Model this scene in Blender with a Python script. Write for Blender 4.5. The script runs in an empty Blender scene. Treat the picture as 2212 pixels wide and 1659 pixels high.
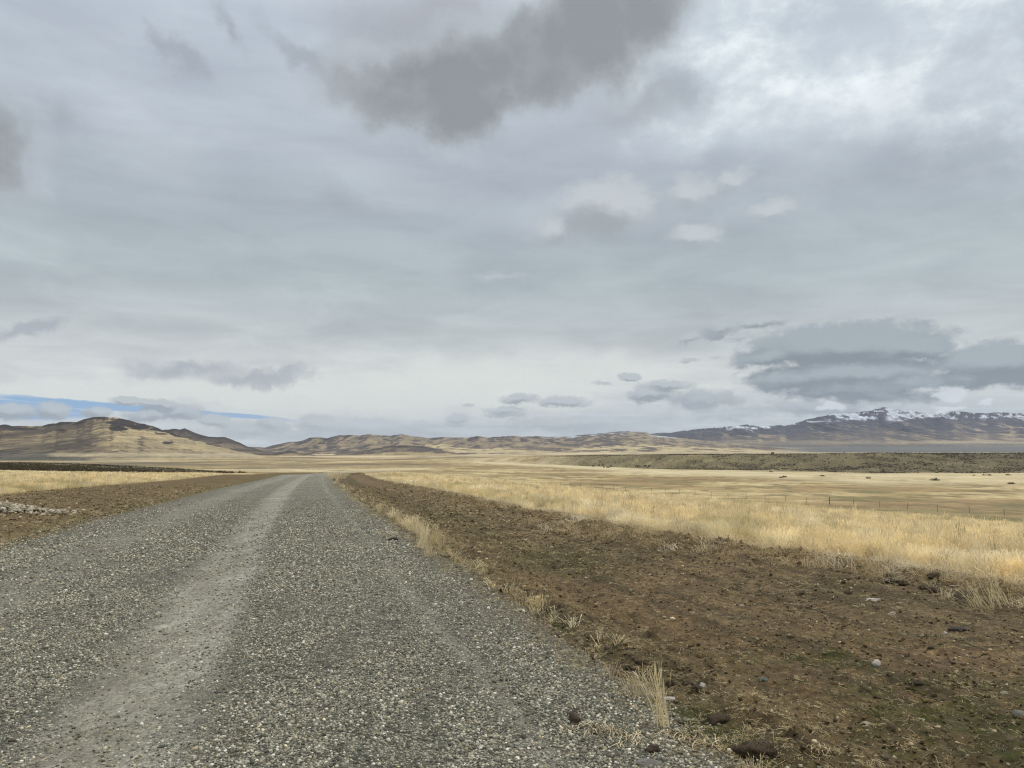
import bpy, math, random
import numpy as np
from mathutils import Vector, Matrix

random.seed(7)
RNG = np.random.default_rng(11)
SC = bpy.context.scene
COL = SC.collection

# ------------------------------------------------------------------ camera
CAM_H = 1.65
FPX, PITCH = 769.0, math.radians(5.27)
cd = bpy.data.cameras.new('camera')
cd.sensor_width = 36.0
cd.lens = 36.0 * FPX / 1024.0
cd.clip_start, cd.clip_end = 0.05, 80000.0
cam = bpy.data.objects.new('camera', cd)
COL.objects.link(cam)
cam.location = (0, 0, CAM_H)
cam.rotation_euler = (math.pi / 2 + PITCH, 0, 0)
SC.camera = cam


def ray(u, v):
    """slopes (dx/dy, dz/dy) of the view direction seen at u, v of the 1024x768 picture"""
    a, b = (u - 512.0) / FPX, (384.0 - v) / FPX
    k = math.cos(PITCH) - b * math.sin(PITCH)
    return a / k, (math.sin(PITCH) + b * math.cos(PITCH)) / k


def azel(u, v):
    x, z = ray(u, v)
    return math.degrees(math.atan2(x, 1.0)), math.degrees(math.atan2(z, math.hypot(x, 1.0)))


# ------------------------------------------------------------------ render look
SC.render.engine = 'CYCLES'
vs = SC.view_settings
vs.view_transform, vs.look, vs.gamma, vs.use_curve_mapping = 'Standard', 'None', 1.0, False
vs.exposure = 0.0
SC.cycles.max_bounces = 6
SC.cycles.diffuse_bounces = 3
SC.cycles.transparent_max_bounces = 8
SC.cycles.volume_bounces = 1
SC.cycles.use_denoising = True
SC.cycles.denoising_prefilter = 'NONE'
SC.cycles.denoising_input_passes = 'RGB_ALBEDO_NORMAL'
SC.cycles.pixel_filter_type = 'BLACKMAN_HARRIS'
SC.cycles.filter_width = 1.2

SUN_AZ, SUN_EL = math.radians(68), math.radians(40)      # azimuth from +Y towards +X


class NT:
    """small node tree writer"""
    def __init__(s, tree):
        s.t = tree
        tree.nodes.clear()

    def n(s, typ, **kw):
        nd = s.t.nodes.new(typ)
        ins = kw.pop('ins', {})
        for k, v in kw.items():
            setattr(nd, k, v)
        for k, v in ins.items():
            s.put(nd.inputs[k], v)
        return nd

    def put(s, sock, v):
        if isinstance(v, bpy.types.NodeSocket):
            s.t.links.new(v, sock)
        elif isinstance(v, bpy.types.Node):
            s.t.links.new(v.outputs[0], sock)
        else:
            sock.default_value = v

    def math(s, op, a, b=0.0, c=None, clamp=False):
        nd = s.t.nodes.new('ShaderNodeMath')
        nd.operation, nd.use_clamp = op, clamp
        s.put(nd.inputs[0], a)
        s.put(nd.inputs[1], b)
        if c is not None:
            s.put(nd.inputs[2], c)
        return nd.outputs[0]

    def smooth(s, x, lo, hi, a=0.0, b=1.0):
        nd = s.t.nodes.new('ShaderNodeMapRange')
        nd.interpolation_type = 'SMOOTHSTEP'
        for k, v in zip(('Value', 'From Min', 'From Max', 'To Min', 'To Max'), (x, lo, hi, a, b)):
            s.put(nd.inputs[k], v)
        return nd.outputs[0]

    def vmath(s, op, a, b=(0, 0, 0)):
        nd = s.t.nodes.new('ShaderNodeVectorMath')
        nd.operation = op
        s.put(nd.inputs[0], a)
        if op == 'SCALE':
            s.put(nd.inputs['Scale'], b)
        else:
            s.put(nd.inputs[1], b)
        return nd.outputs['Value'] if op in ('LENGTH', 'DISTANCE', 'DOT_PRODUCT') else nd.outputs[0]

    def mix(s, f, a, b, mode='MIX'):
        nd = s.t.nodes.new('ShaderNodeMix')
        nd.data_type, nd.blend_type = 'RGBA', mode
        s.put(nd.inputs[0], f)
        for k, v in ((6, a), (7, b)):
            if isinstance(v, tuple) and len(v) == 3:
                v = v + (1.0,)
            s.put(nd.inputs[k], v)
        return nd.outputs[2]

    def noise(s, vec, scale, detail=4.0, rough=0.55, out='Fac', **kw):
        nd = s.t.nodes.new('ShaderNodeTexNoise')
        s.put(nd.inputs['Vector'], vec)
        s.put(nd.inputs['Scale'], scale)
        s.put(nd.inputs['Detail'], detail)
        s.put(nd.inputs['Roughness'], rough)
        for k, v in kw.items():
            s.put(nd.inputs[k], v)
        return nd.outputs[out]

    def ramp(s, fac, stops, interp='LINEAR'):
        nd = s.t.nodes.new('ShaderNodeValToRGB')
        cr = nd.color_ramp
        cr.interpolation = interp
        while len(cr.elements) > 1:
            cr.elements.remove(cr.elements[-1])
        for i, (p, c) in enumerate(stops):
            e = cr.elements[0] if i == 0 else cr.elements.new(p)
            e.position = p
            e.color = tuple(c) + (1.0,) if len(c) == 3 else c
        s.put(nd.inputs[0], fac)
        return nd.outputs[0]


# ------------------------------------------------------------------ sky
def build_sky():
    w = bpy.data.worlds.new('World')
    SC.world = w
    w.use_nodes = True
    g = NT(w.node_tree)
    D = g.n('ShaderNodeTexCoord').outputs['Generated']
    sep = g.n('ShaderNodeSeparateXYZ', ins={0: D})
    X, Y, Z = sep.outputs
    az = g.math('DEGREES', g.math('ARCTAN2', X, Y))
    el = g.math('DEGREES', g.math('ARCSINE', Z))
    P = g.n('ShaderNodeCombineXYZ', ins={0: az, 1: el}).outputs[0]
    # cloud-sheet coordinates: the sheets lie flat, so they foreshorten towards the horizon
    zz = g.math('ADD', g.math('MAXIMUM', Z, 0.0), 0.10)
    sheet = g.n('ShaderNodeCombineXYZ', ins={0: g.math('DIVIDE', X, zz), 1: g.math('DIVIDE', Y, zz)}).outputs[0]

    n_big = g.noise(sheet, 0.75, 5, 0.5)
    n_mid = g.noise(sheet, 1.9, 7, 0.55, Distortion=0.6)
    streak = g.noise(g.vmath('MULTIPLY', P, (0.05, 0.26, 1)), 1.0, 6, 0.6, Distortion=0.5)

    def warp(scale, amp, detail, sx=1.0, sy=1.0):
        c = g.noise(g.vmath('MULTIPLY', P, (sx, sy, 1)), scale, detail, 0.62, out='Color')
        c = g.vmath('SUBTRACT', c, (0.5, 0.5, 0.5))
        return g.vmath('ADD', P, g.vmath('MULTIPLY', c, (amp, amp * 0.6, 0)))
    P_high = warp(0.16, 9.0, 6)
    P_low = warp(0.55, 2.6, 7, 1.0, 1.6)

    def blobs(Pv, lst, combine='MAXIMUM'):
        acc = None
        for (u, v, ru, rv, rot, wgt) in lst:
            a0, e0 = azel(u, v)
            ra = abs(azel(u + ru, v)[0] - azel(u - ru, v)[0]) / 2
            re = abs(azel(u, v + rv)[1] - azel(u, v - rv)[1]) / 2
            m = g.n('ShaderNodeMapping', vector_type='TEXTURE',
                    ins={'Vector': Pv, 'Location': (a0, e0, 0), 'Rotation': (0, 0, math.radians(rot)), 'Scale': (ra, re, 1)})
            f = g.n('ShaderNodeTexGradient', gradient_type='SPHERICAL', ins={0: m.outputs[0]}).outputs['Fac']
            if wgt != 1.0:
                f = g.math('MULTIPLY', f, wgt)
            acc = f if acc is None else g.math(combine, acc, f)
        return acc

    # --- high overcast sheet
    col = g.ramp(g.math('DIVIDE', el, 90.0, clamp=True), [
        (0.0, (.50, .545, .585)), (0.035, (.56, .60, .62)), (0.055, (.66, .70, .69)), (0.075, (.62, .66, .66)), (0.10, (.50, .545, .56)),
        (0.135, (.43, .495, .525)), (0.18, (.42, .475, .52)), (0.24, (.45, .505, .57)), (0.33, (.51, .575, .655)),
        (0.42, (.80, .84, .90)), (0.6, (1.35, 1.37, 1.38)), (1.0, (1.9, 1.9, 1.88))])
    col = g.mix(g.smooth(n_big, 0.42, 0.62, 0.0, 0.55), col, g.mix(1.0, col, (1.0, .995, 1.01), 'MULTIPLY'))
    col = g.mix(1.0, col, g.ramp(n_mid, [(0.25, (.86, .865, .88)), (0.5, (1, 1, 1)), (0.72, (1.13, 1.12, 1.10))]), 'MULTIPLY')
    col = g.mix(1.0, col, g.ramp(streak, [(0.3, (.90, .90, .91)), (0.5, (1, 1, 1)), (0.7, (1.10, 1.10, 1.09))]), 'MULTIPLY')
    # bright thin cloud towards the sun, with mottled billows
    br = blobs(P_high, [(860, -20, 430, 210, 0, 1.5), (700, 90, 110, 70, 25, .9), (1090, 60, 260, 160, 0, 1.2)])
    bil = g.noise(g.vmath('MULTIPLY', P, (0.11, 0.17, 1)), 1.15, 8, 0.60, Distortion=0.1)
    f = g.math('MULTIPLY', g.smooth(br, 0.0, 0.8), g.smooth(bil, 0.38, 0.60, 0.25, 1.0))
    col = g.mix(f, col, g.mix(g.smooth(bil, 0.5, 0.68), (.69, .76, .81), (.88, .945, .97)))
    # pale yellowish light low down, left of the middle
    lowl = blobs(P_high, [(420, 392, 330, 42, 3, 1.0), (170, 392, 300, 22, 3, 1.1), (600, 375, 160, 30, 0, .6)])
    col = g.mix(g.smooth(lowl, 0.0, 0.7, 0.0, 0.8), col, (.72, .76, .72))
    # soft grey wisps
    wis = blobs(P_high, [(172, 48, 42, 22, -35, 1), (300, 55, 60, 17, -28, 1), (225, 30, 30, 14, -40, .8), (60, 110, 60, 30, -10, .7), (20, 325, 80, 12, 12, 1.1),
                         (335, 185, 45, 30, -20, .6), (190, 365, 90, 12, 3, .9), (262, 375, 60, 10, 0, 1.0), (672, 90, 45, 34, 30, 1.0), (70, 270, 60, 14, 0, .4)])
    col = g.mix(g.smooth(wis, 0.0, 0.8, 0.0, 0.75), col, (.36, .40, .45))
    # --- opening onto blue sky, low on the left
    gap = blobs(warp(0.3, 1.9, 6, .35, 2.2), [(-60, 403, 215, 12, -2.5, 1.4), (150, 409, 190, 5.5, -4.0, 1.2)])
    sky = g.n('ShaderNodeTexSky', sky_type='NISHITA', sun_disc=False, sun_elevation=SUN_EL, sun_rotation=SUN_AZ)
    blue = g.mix(0.72, sky.outputs[0], (1.7, 4.0, 7.6))
    gapm = g.smooth(gap, 0.05, 0.40)
    # --- dark low stratus patches high in the picture
    nh = g.noise(P, 0.13, 8, 0.60)
    nh2 = g.noise(g.vmath('ADD', P, (1.4, 1.6, 0)), 0.13, 8, 0.60)
    relh = g.math('SUBTRACT', nh, nh2)
    DK = [(450, 80, 165, 68, 10, 1.7), (590, 30, 170, 95, 18, 1.9), (550, 75, 130, 66, 20, 1.6), (465, 112, 90, 56, 0, 1.7), (400, 85, 80, 40, 0, 1.3), (640, 20, 90, 80, 30, 1.4),
          (-38, 140, 110, 90, 0, 1.35), (560, -70, 240, 90, 0, 1.5), (700, 95, 60, 40, 20, .55)]
    dk = g.math('ADD', blobs(P_high, DK), g.math('MULTIPLY', g.math('SUBTRACT', nh, 0.5), 1.1))
    veilc = blobs(P_high, [(430, 30, 150, 75, 0, 1.3), (380, 70, 110, 60, 10, 1.2), (620, 110, 110, 45, 10, .7)])
    col = g.mix(g.smooth(g.math('ADD', veilc, g.math('MULTIPLY', g.math('SUBTRACT', nh, .5), .8)), 0.0, 1.0, 0.0, 0.75), col, (.385, .405, .44))
    dsh = g.math('ADD', g.smooth(dk, 0.0, 1.45), g.math('MULTIPLY', relh, -1.8))
    dcol = g.ramp(dsh, [(0.0, (.55, .61, .66)), (0.3, (.44, .485, .525)), (0.55, (.345, .372, .40)), (1.0, (.275, .296, .318))])
    col = g.mix(g.smooth(dk, 0.0, 1.1, 0.0, 0.96), col, dcol)
    # --- little sunlit puffs: bright crowns, grey hearts and undersides
    nl = g.noise(g.vmath('MULTIPLY', P, (1, 1.25, 1)), 0.42, 8, 0.62)
    nlm = g.math('SUBTRACT', nl, 0.5)
    PF = [(604, 208, 70, 42, 0, 1.5), (562, 228, 46, 26, 10, 1.1), (690, 192, 38, 26, 0, .9), (732, 180, 28, 17, 15, .95),
          (772, 208, 34, 15, 12, 1.1), (695, 234, 38, 21, 0, 1.05), (500, 275, 90, 7, 0, .4)]
    pf0 = blobs(P_low, PF)
    pfu = blobs(g.vmath('ADD', P_low, (0.5, 1.15, 0)), PF)
    pf = g.math('ADD', pf0, g.math('MULTIPLY', nlm, g.smooth(pf0, 0.0, 0.3, 0.0, 1.1)))
    top = g.math('ADD', g.math('SUBTRACT', pf0, pfu), g.math('MULTIPLY', nlm, 0.5))          # >0 on crowns, <0 on undersides
    pcol = g.mix(g.smooth(top, -0.15, 0.42), (.43, .465, .51), (.57, .61, .635))
    pcol = g.mix(g.math('MULTIPLY', g.smooth(g.math('SUBTRACT', pf0, g.math('MULTIPLY', top, 1.2)), 0.45, 1.15), 0.85), pcol, (.345, .375, .405))
    col = g.mix(g.smooth(pf, 0.0, 0.85, 0.0, 0.85), col, pcol)

    base = g.mix(gapm, g.vmath('SCALE', col, 10.0), blue)
    # white veils inside the opening
    veil = g.smooth(g.noise(g.vmath('MULTIPLY', P, (0.12, 1.9, 1)), 1.0, 4, 0.5), 0.52, 0.66, 0.0, 0.8)
    base = g.mix(g.math('MULTIPLY', veil, g.smooth(el, 3.4, 2.6)), base, (6.4, 7.0, 7.3))

    # --- cumulus bank near the horizon
    lo1 = [(15, 412, 40, 11, 0, 1.3), (52, 411, 24, 12, 0, 1.3), (-40, 412, 60, 13, 0, 1.3), (98, 412, 18, 9, 0, 1.1), (128, 401, 24, 6, -4, 1.2), (160, 404, 36, 7, -4, 1.2),
           (150, 415, 34, 10, 0, 1.2), (180, 412, 30, 11, 0, 1.3), (215, 421, 20, 9, 0, 1.3), (250, 430, 50, 12, 0, 1.1), (272, 423, 24, 11, 0, 1.2),
           (318, 424, 30, 13, 0, 1.2), (370, 428, 55, 14, 0, 1.2), (350, 438, 120, 12, 0, 1.2), (430, 430, 50, 12, 0, 1.0), (458, 418, 17, 7, 0, 1.1), (480, 432, 70, 12, 0, .9),
           (506, 410, 30, 5, 0, 1.0), (520, 399, 26, 7, 3, 1.2), (565, 402, 32, 8, -2, 1.3), (510, 414, 30, 6, 0, .9), (560, 424, 90, 11, 0, .9), (610, 430, 90, 10, 0, .8),
           (468, 406, 8, 3, 0, 1), (630, 377, 15, 6, 0, 1.3), (603, 383, 14, 3, 0, .9), (650, 394, 34, 12, 4, 1.3), (668, 385, 34, 7, 0, 1.1), (700, 400, 60, 15, 0, .9), (690, 360, 14, 4, 5, .9), (716, 358, 10, 3, 0, .8),
           (690, 338, 17, 7, 20, 1.0), (722, 328, 30, 13, 14, 1.1), (762, 322, 36, 8, 4, 1.2), (740, 337, 20, 6, 10, .7), (730, 415, 90, 10, 0, .75), (820, 408, 110, 14, 0, .75)]
    hi1 = [(845, 346, 130, 30, 0, 1.7), (850, 385, 105, 20, 0, 1.3), (905, 346, 75, 22, -4, 1.3), (775, 355, 60, 14, 8, 1.2), (850, 372, 115, 24, 0, 1.5), (800, 378, 80, 20, 0, 1.1), (905, 382, 90, 14, 0, 1.0), (880, 395, 100, 12, 0, .9),
           (1000, 362, 100, 27, 0, 1.5), (968, 378, 50, 15, 0, 1.1), (1060, 365, 110, 30, 0, 1.3)]
    nf = g.noise(g.vmath('MULTIPLY', P, (1, 1.45, 1)), 0.62, 8, 0.62)
    nfm = g.math('SUBTRACT', nf, 0.5)
    shade = g.noise(g.vmath('MULTIPLY', P, (0.14, 0.8, 1)), 0.7, 4, 0.5)
    P_cu = warp(1.0, 1.3, 7, 1.0, 1.4)

    def cumulus(lst, up, edge, light, dark, namp, under):
        f0 = blobs(P_cu, lst)
        f1 = blobs(g.vmath('ADD', P_cu, (0.15, up, 0)), lst)
        f = g.math('ADD', f0, g.math('MULTIPLY', nfm, g.smooth(f0, 0.0, 0.25, 0.0, namp)))
        t = g.math('ADD', g.math('SUBTRACT', f0, f1), g.math('ADD', g.math('MULTIPLY', nfm, 0.7), g.math('MULTIPLY', g.math('SUBTRACT', shade, 0.5), -0.9)))
        c = g.mix(g.smooth(t, -0.35, 0.45), dark, light)
        return g.smooth(f, 0.03, edge, 0.0, under), c
    fm, cl = cumulus(lo1, 0.30, 0.60, (4.8, 5.3, 5.6), (2.9, 3.3, 3.65), 1.6, 0.93)
    base = g.mix(fm, base, g.mix(g.smooth(el, 0.2, 2.6), (4.8, 5.3, 5.8), cl))
    fm, ch = cumulus(hi1, 0.75, 0.58, (3.6, 4.15, 4.5), (2.2, 2.6, 2.95), 1.6, 0.97)
    base = g.mix(fm, base, ch)
    # thin haze and cloud bars right at the horizon
    bars = g.smooth(g.noise(g.vmath('MULTIPLY', P, (0.09, 1.1, 1)), 1.0, 5, 0.55, Distortion=0.4), 0.38, 0.64)
    hz = g.math('MULTIPLY', g.smooth(el, 4.2, 0.8), 0.62)
    base = g.mix(g.math('MULTIPLY', hz, g.smooth(az, -28, -8)), base, g.mix(bars, (4.3, 4.75, 5.2), (5.9, 6.3, 6.5)))
    # clouds whiter than the rest over the mountains
    wp = g.math('ADD', blobs(P_low, [(830, 407, 24, 6, 0, 1.0), (948, 409, 26, 4, 0, 1.3), (990, 402, 16, 5, 10, 1.2), (950, 395, 20, 9, 0, 1.0)]), g.math('MULTIPLY', nfm, 0.6))
    base = g.mix(g.smooth(wp, 0.15, 0.6, 0.0, 0.8), base, (7.0, 7.4, 7.8))
    # below the horizon: dull earth tone
    base = g.mix(g.smooth(el, -0.2, -3.0), base, (2.2, 2.0, 1.6))
    bg = g.n('ShaderNodeBackground', ins={'Color': base, 'Strength': 0.1})
    g.n('ShaderNodeOutputWorld', ins={'Surface': bg.outputs[0]})
    w.cycles.sampling_method = 'MANUAL'
    w.cycles.sample_map_resolution = 512


build_sky()

sd = bpy.data.lights.new('sun', 'SUN')
sd.energy, sd.angle, sd.color = 1.5, math.radians(12), (1.0, 0.94, 0.86)
sun = bpy.data.objects.new('sun', sd)
COL.objects.link(sun)
sun.rotation_euler = Vector((-math.sin(SUN_AZ) * math.cos(SUN_EL), -math.cos(SUN_AZ) * math.cos(SUN_EL), -math.sin(SUN_EL))).to_track_quat('-Z', 'Y').to_euler()


# ------------------------------------------------------------------ numeric noise
_PERM = np.random.default_rng(5).permutation(4096)
_GR = np.random.default_rng(6).uniform(0, 2 * math.pi, 4096)
_GX, _GY = np.cos(_GR), np.sin(_GR)


def pnoise(x, y, seed=0):
    x = np.asarray(x, float) + seed * 17.31
    y = np.asarray(y, float) - seed * 9.77
    xi, yi = np.floor(x).astype(np.int64), np.floor(y).astype(np.int64)
    xf, yf = x - xi, y - yi
    u, v = xf * xf * xf * (xf * (xf * 6 - 15) + 10), yf * yf * yf * (yf * (yf * 6 - 15) + 10)

    def gr(ix, iy, dx, dy):
        h = _PERM[(_PERM[ix & 4095] + iy) & 4095]
        return _GX[h] * dx + _GY[h] * dy
    a = gr(xi, yi, xf, yf)
    b = gr(xi + 1, yi, xf - 1, yf)
    c = gr(xi, yi + 1, xf, yf - 1)
    d = gr(xi + 1, yi + 1, xf - 1, yf - 1)
    return ((a + (b - a) * u) * (1 - v) + (c + (d - c) * u) * v) * 1.5


def fbm(x, y, o=4, seed=0, gain=0.5, lac=2.03):
    s, a, t = 0.0, 1.0, 0.0
    for i in range(o):
        s = s + a * pnoise(x, y, seed + i * 3)
        t += a
        a *= gain
        x, y = x * lac, y * lac
    return s / t


def ridged(x, y, o=4, seed=0, gain=0.5):
    s, a, t = 0.0, 1.0, 0.0
    for i in range(o):
        s = s + a * (1 - np.abs(pnoise(x, y, seed + i * 3)) * 1.6)
        t += a
        a *= gain
        x, y = x * 2.07, y * 2.07
    return s / t


def sst(x, lo, hi):
    t = np.clip((np.asarray(x, float) - lo) / (hi - lo), 0, 1)
    return t * t * (3 - 2 * t)


def lerp(a, b, t):
    return a + (b - a) * t


def mixc(c, k, f):
    return c + (np.array(k) - c) * np.asarray(f)[..., None]


# ------------------------------------------------------------------ lie of the land
_ys = np.arange(-40, 3001, 1.0)
_m = np.interp(_ys, [-40, 0, 120, 132, 200, 420, 520, 700, 3000], [-.28, -.28, -.225, -.10, -.05, -.1, -.6, -1.2, -1.2])
_xr = np.concatenate([[0], np.cumsum((_m[1:] + _m[:-1]) / 2)])
_xr += 2.4 - np.interp(0, _ys, _xr)


def off_road(x, y):
    """distance to the right of the road's right edge (negative on the road)"""
    m = np.interp(y, _ys, _m)
    return (x - np.interp(y, _ys, _xr)) / np.sqrt(1 + m * m) * 1.0385


def border(y):
    """how far beyond the road edge the tall grass starts, right side"""
    return np.interp(y, [3, 10, 13, 16, 25, 45, 115, 200], [7.9, 7.3, 6.4, 5.2, 4.6, 5.0, 5.2, 5.5])


def prof(y):
    return np.interp(y, [-50, 20, 45, 79, 115, 130, 150, 165, 200, 250, 300, 350, 420],
                     [0.3, 0, -.32, -.92, -1.27, -1.76, -1.95, -2.15, -3.6, -6, -8, -9.5, -10.35])


VAL = -10.35


def base_height(x, y):
    x, y = np.asarray(x, float), np.asarray(y, float)
    r = np.hypot(x, y)
    o = off_road(x, y)
    s = o - 5.0
    z = prof(y)
    right = np.interp(s, [0, 8, 20, 35, 65, 100, 140], [0, -.45, -1.2, -2.35, -6.2, -10, -11.8])
    z = z + np.where(s > 0, right, 0)
    z = VAL + np.log1p(np.exp((z - VAL) * 1.3)) / 1.3                 # soft floor
    # flat bench to the left of the road
    left = np.interp(y, [-50, 0, 60, 120, 200, 250, 400, 700, 1000, 2000, 4000], [.2, .0, -.28, -.52, -1.45, -1.75, -2.1, -5.5, -7.5, -10.35, -10.35])
    w = sst(-o, 9 + .08 * np.clip(y, 0, 400), 40 + .45 * np.clip(y, 0, 500))
    z = z * (1 - w) + left * w
    # behind the camera: level ground
    wb = sst(-y, 5, 60)
    z = z * (1 - wb) + 0.2 * wb
    # undulation of the valley floor
    far = sst(r, 120, 400)
    z = z + far * (fbm(x / 90, y / 90, 3, 1) * .55 + fbm(x / 300, y / 300, 2, 2) * .5)
    # brushy bench across the valley
    t = x / np.maximum(y, 1)
    yb = np.interp(t, [-.25, -.02, .094, .204, .319, .46, .67, 1.5], [2600, 1150, 820, 640, 600, 505, 515, 600])
    yb = yb * (1 + .07 * fbm(t * 9 + 3, y * 0 + 1.7, 3, 4)) + 25 * fbm(x / 60, y / 60, 2, 9)
    top = np.interp(t, [-.25, -.02, .094, .204, .319, 1.5], [-9, -4.0, -.2, 2.0, 2.7, 3.0])
    k = sst(y, yb, yb + 130) * sst(t, -.2, .05)
    z = z + (top - VAL) * k * (1 + .05 * fbm(x / 45, y / 45, 3, 12))
    # rising fans towards the mountains
    fr = np.interp(y, [0, 1500, 3000, 4200, 6500, 9000, 40000], [0, 0, 7, 17, 66, 110, 130])
    fc = np.interp(y, [0, 1500, 2300, 3400, 5000, 7000, 9000, 40000], [0, 1.5, 4.5, 12, 27, 50, 80, 90])
    z = z + lerp(fc, fr, sst(t, -.05, .35)) * sst(y, 700, 1500)
    return z


def relief_right(o, y):
    """berm of pushed-up soil, shallow ditch and clods on the right verge"""
    x = o + 0.0
    b = border(y)
    berm = .075 * np.exp(-((o - .35 - .12 * pnoise(y / 1.7, y * 0, 3)) / .22) ** 2) * (1 + .6 * pnoise(y / .6, x / .3, 5))
    ditch = -.13 * sst(o, .35, 1.3) * (1 - sst(o - b, -2.2, -.5))
    ridge = .10 * np.exp(-((o - b + .5) / .35) ** 2) * np.clip(.6 + pnoise(y / 1.1, x / .5, 8), 0, 2)
    return berm + ditch + ridge


def clods(x, y, amp=1.0):
    a = fbm(x / .33, y / .33, 4, 21, .62)
    b = np.maximum(fbm(x / .13, y / .13, 3, 31, .6) - .10, 0)
    return amp * (a * .030 + b * .062)


def surf(x, y):
    """ground surface incl. road and verges, for setting things down"""
    o = off_road(x, y)
    z = base_height(x, y)
    z = z + np.where((o > 0) & (o < border(y) + 1), relief_right(o, y), 0)
    return z


def hit(u, v, dz=0.0):
    """ground point seen at u, v"""
    a, s = ray(u, v)
    ys = np.geomspace(2.5, 9000, 6000)
    d = CAM_H + s * ys - (surf(a * ys, ys) + dz)
    k = int(np.argmax(d < 0))
    if k > 0:
        f = d[k - 1] / (d[k - 1] - d[k])
        y = ys[k - 1] + (ys[k] - ys[k - 1]) * f
    else:
        y = ys[0]
    return float(a * y), float(y), float(surf(np.array([a * y]), np.array([y]))[0])


# ------------------------------------------------------------------ mesh helpers
def tag(o, label=None, cat=None, group=None, kind=None):
    for k, v in (('label', label), ('category', cat), ('group', group), ('kind', kind)):
        if v:
            o[k] = v
    return o


def link(name, me, parent=None):
    o = bpy.data.objects.new(name, me)
    COL.objects.link(o)
    o.parent = parent
    return o


def grid_mesh(name, X, Y, Z, mat, cols=None, attrs=None):
    R, C = X.shape
    co = np.stack([X, Y, Z], -1).reshape(-1, 3)
    idx = np.arange(R * C).reshape(R, C)
    q = np.stack([idx[:-1, :-1], idx[:-1, 1:], idx[1:, 1:], idx[1:, :-1]], -1).reshape(-1, 4)
    me = bpy.data.meshes.new(name)
    me.vertices.add(len(co))
    me.vertices.foreach_set('co', co.ravel().astype(np.float32))
    me.loops.add(q.size)
    me.loops.foreach_set('vertex_index', q.ravel().astype(np.int32))
    me.polygons.add(len(q))
    me.polygons.foreach_set('loop_start', np.arange(0, q.size, 4, dtype=np.int32))
    me.polygons.foreach_set('use_smooth', np.ones(len(q), bool))
    me.update(calc_edges=True)
    if cols is not None:
        a = me.attributes.new('tone', 'FLOAT_COLOR', 'POINT')
        c4 = np.concatenate([cols.reshape(-1, 3), np.ones((R * C, 1))], 1)
        a.data.foreach_set('color', c4.ravel().astype(np.float32))
    for k, v in (attrs or {}).items():
        a = me.attributes.new(k, 'FLOAT', 'POINT')
        a.data.foreach_set('value', np.asarray(v).ravel().astype(np.float32))
    me.materials.append(mat)
    return link(name, me)


def raw_mesh(name, V, F, mat, smooth=True):
    me = bpy.data.meshes.new(name)
    me.from_pydata([tuple(map(float, v)) for v in V], [], [tuple(map(int, f)) for f in F])
    if smooth:
        me.polygons.foreach_set('use_smooth', np.ones(len(me.polygons), bool))
    me.materials.append(mat)
    me.update()
    return me


def mat_new(name):
    m = bpy.data.materials.new(name)
    m.use_nodes = True
    return m, NT(m.node_tree)


def finish(g, col, rough=.9, bump=None, dist=.01, spec=.25, strength=1.0):
    b = g.n('ShaderNodeBsdfPrincipled')
    g.put(b.inputs['Base Color'], col)
    g.put(b.inputs['Roughness'], rough)
    g.put(b.inputs['Specular IOR Level'], spec)
    if bump is not None:
        bp = g.n('ShaderNodeBump', ins={'Height': bump, 'Distance': dist, 'Strength': strength})
        g.put(b.inputs['Normal'], bp.outputs[0])
    g.n('ShaderNodeOutputMaterial', ins={'Surface': b.outputs[0]})


def attr(g, name, typ='GEOMETRY', out='Fac'):
    return g.n('ShaderNodeAttribute', attribute_name=name, attribute_type=typ).outputs[out]


def pos(g):
    return g.n('ShaderNodeNewGeometry').outputs['Position']


# ------------------------------------------------------------------ materials
def m_land():
    m, g = mat_new('land')
    c = attr(g, 'tone', out='Color')
    p = pos(g)
    n1 = g.noise(p, 2.2, 6, .65)
    n2 = g.noise(g.vmath('MULTIPLY', p, (1, 1, .2)), .045, 8, .62)
    n3 = g.noise(p, .35, 5, .6)
    c = g.mix(1.0, c, g.ramp(n1, [(.25, (.62, .62, .60)), (.5, (1, 1, 1)), (.75, (1.32, 1.3, 1.26))]), 'MULTIPLY')
    c = g.mix(1.0, c, g.ramp(n2, [(.3, (.76, .74, .70)), (.5, (1, 1, 1)), (.7, (1.18, 1.17, 1.14))]), 'MULTIPLY')
    c = g.mix(1.0, c, g.ramp(n3, [(.3, (.82, .80, .76)), (.5, (1, 1, 1)), (.7, (1.15, 1.14, 1.1))]), 'MULTIPLY')
    finish(g, c, .95, g.math('ADD', n1, g.math('MULTIPLY', n3, 3.0)), .08)
    return m


def m_hill():
    m, g = mat_new('hillside')
    c = attr(g, 'tone', out='Color')
    p = pos(g)
    n1 = g.noise(g.vmath('MULTIPLY', p, (1, .22, 2.5)), .012, 9, .68)
    n2 = g.noise(g.vmath('MULTIPLY', p, (1, .3, 2)), .06, 6, .65)
    c = g.mix(1.0, c, g.ramp(n1, [(.3, (.66, .66, .68)), (.5, (1, 1, 1)), (.7, (1.22, 1.2, 1.16))]), 'MULTIPLY')
    c = g.mix(1.0, c, g.ramp(n2, [(.3, (.72, .72, .72)), (.5, (1, 1, 1)), (.72, (1.22, 1.2, 1.18))]), 'MULTIPLY')
    finish(g, c, .95, g.math('ADD', n1, g.math('MULTIPLY', n2, .3)), 60.0, strength=.9)
    return m


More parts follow.
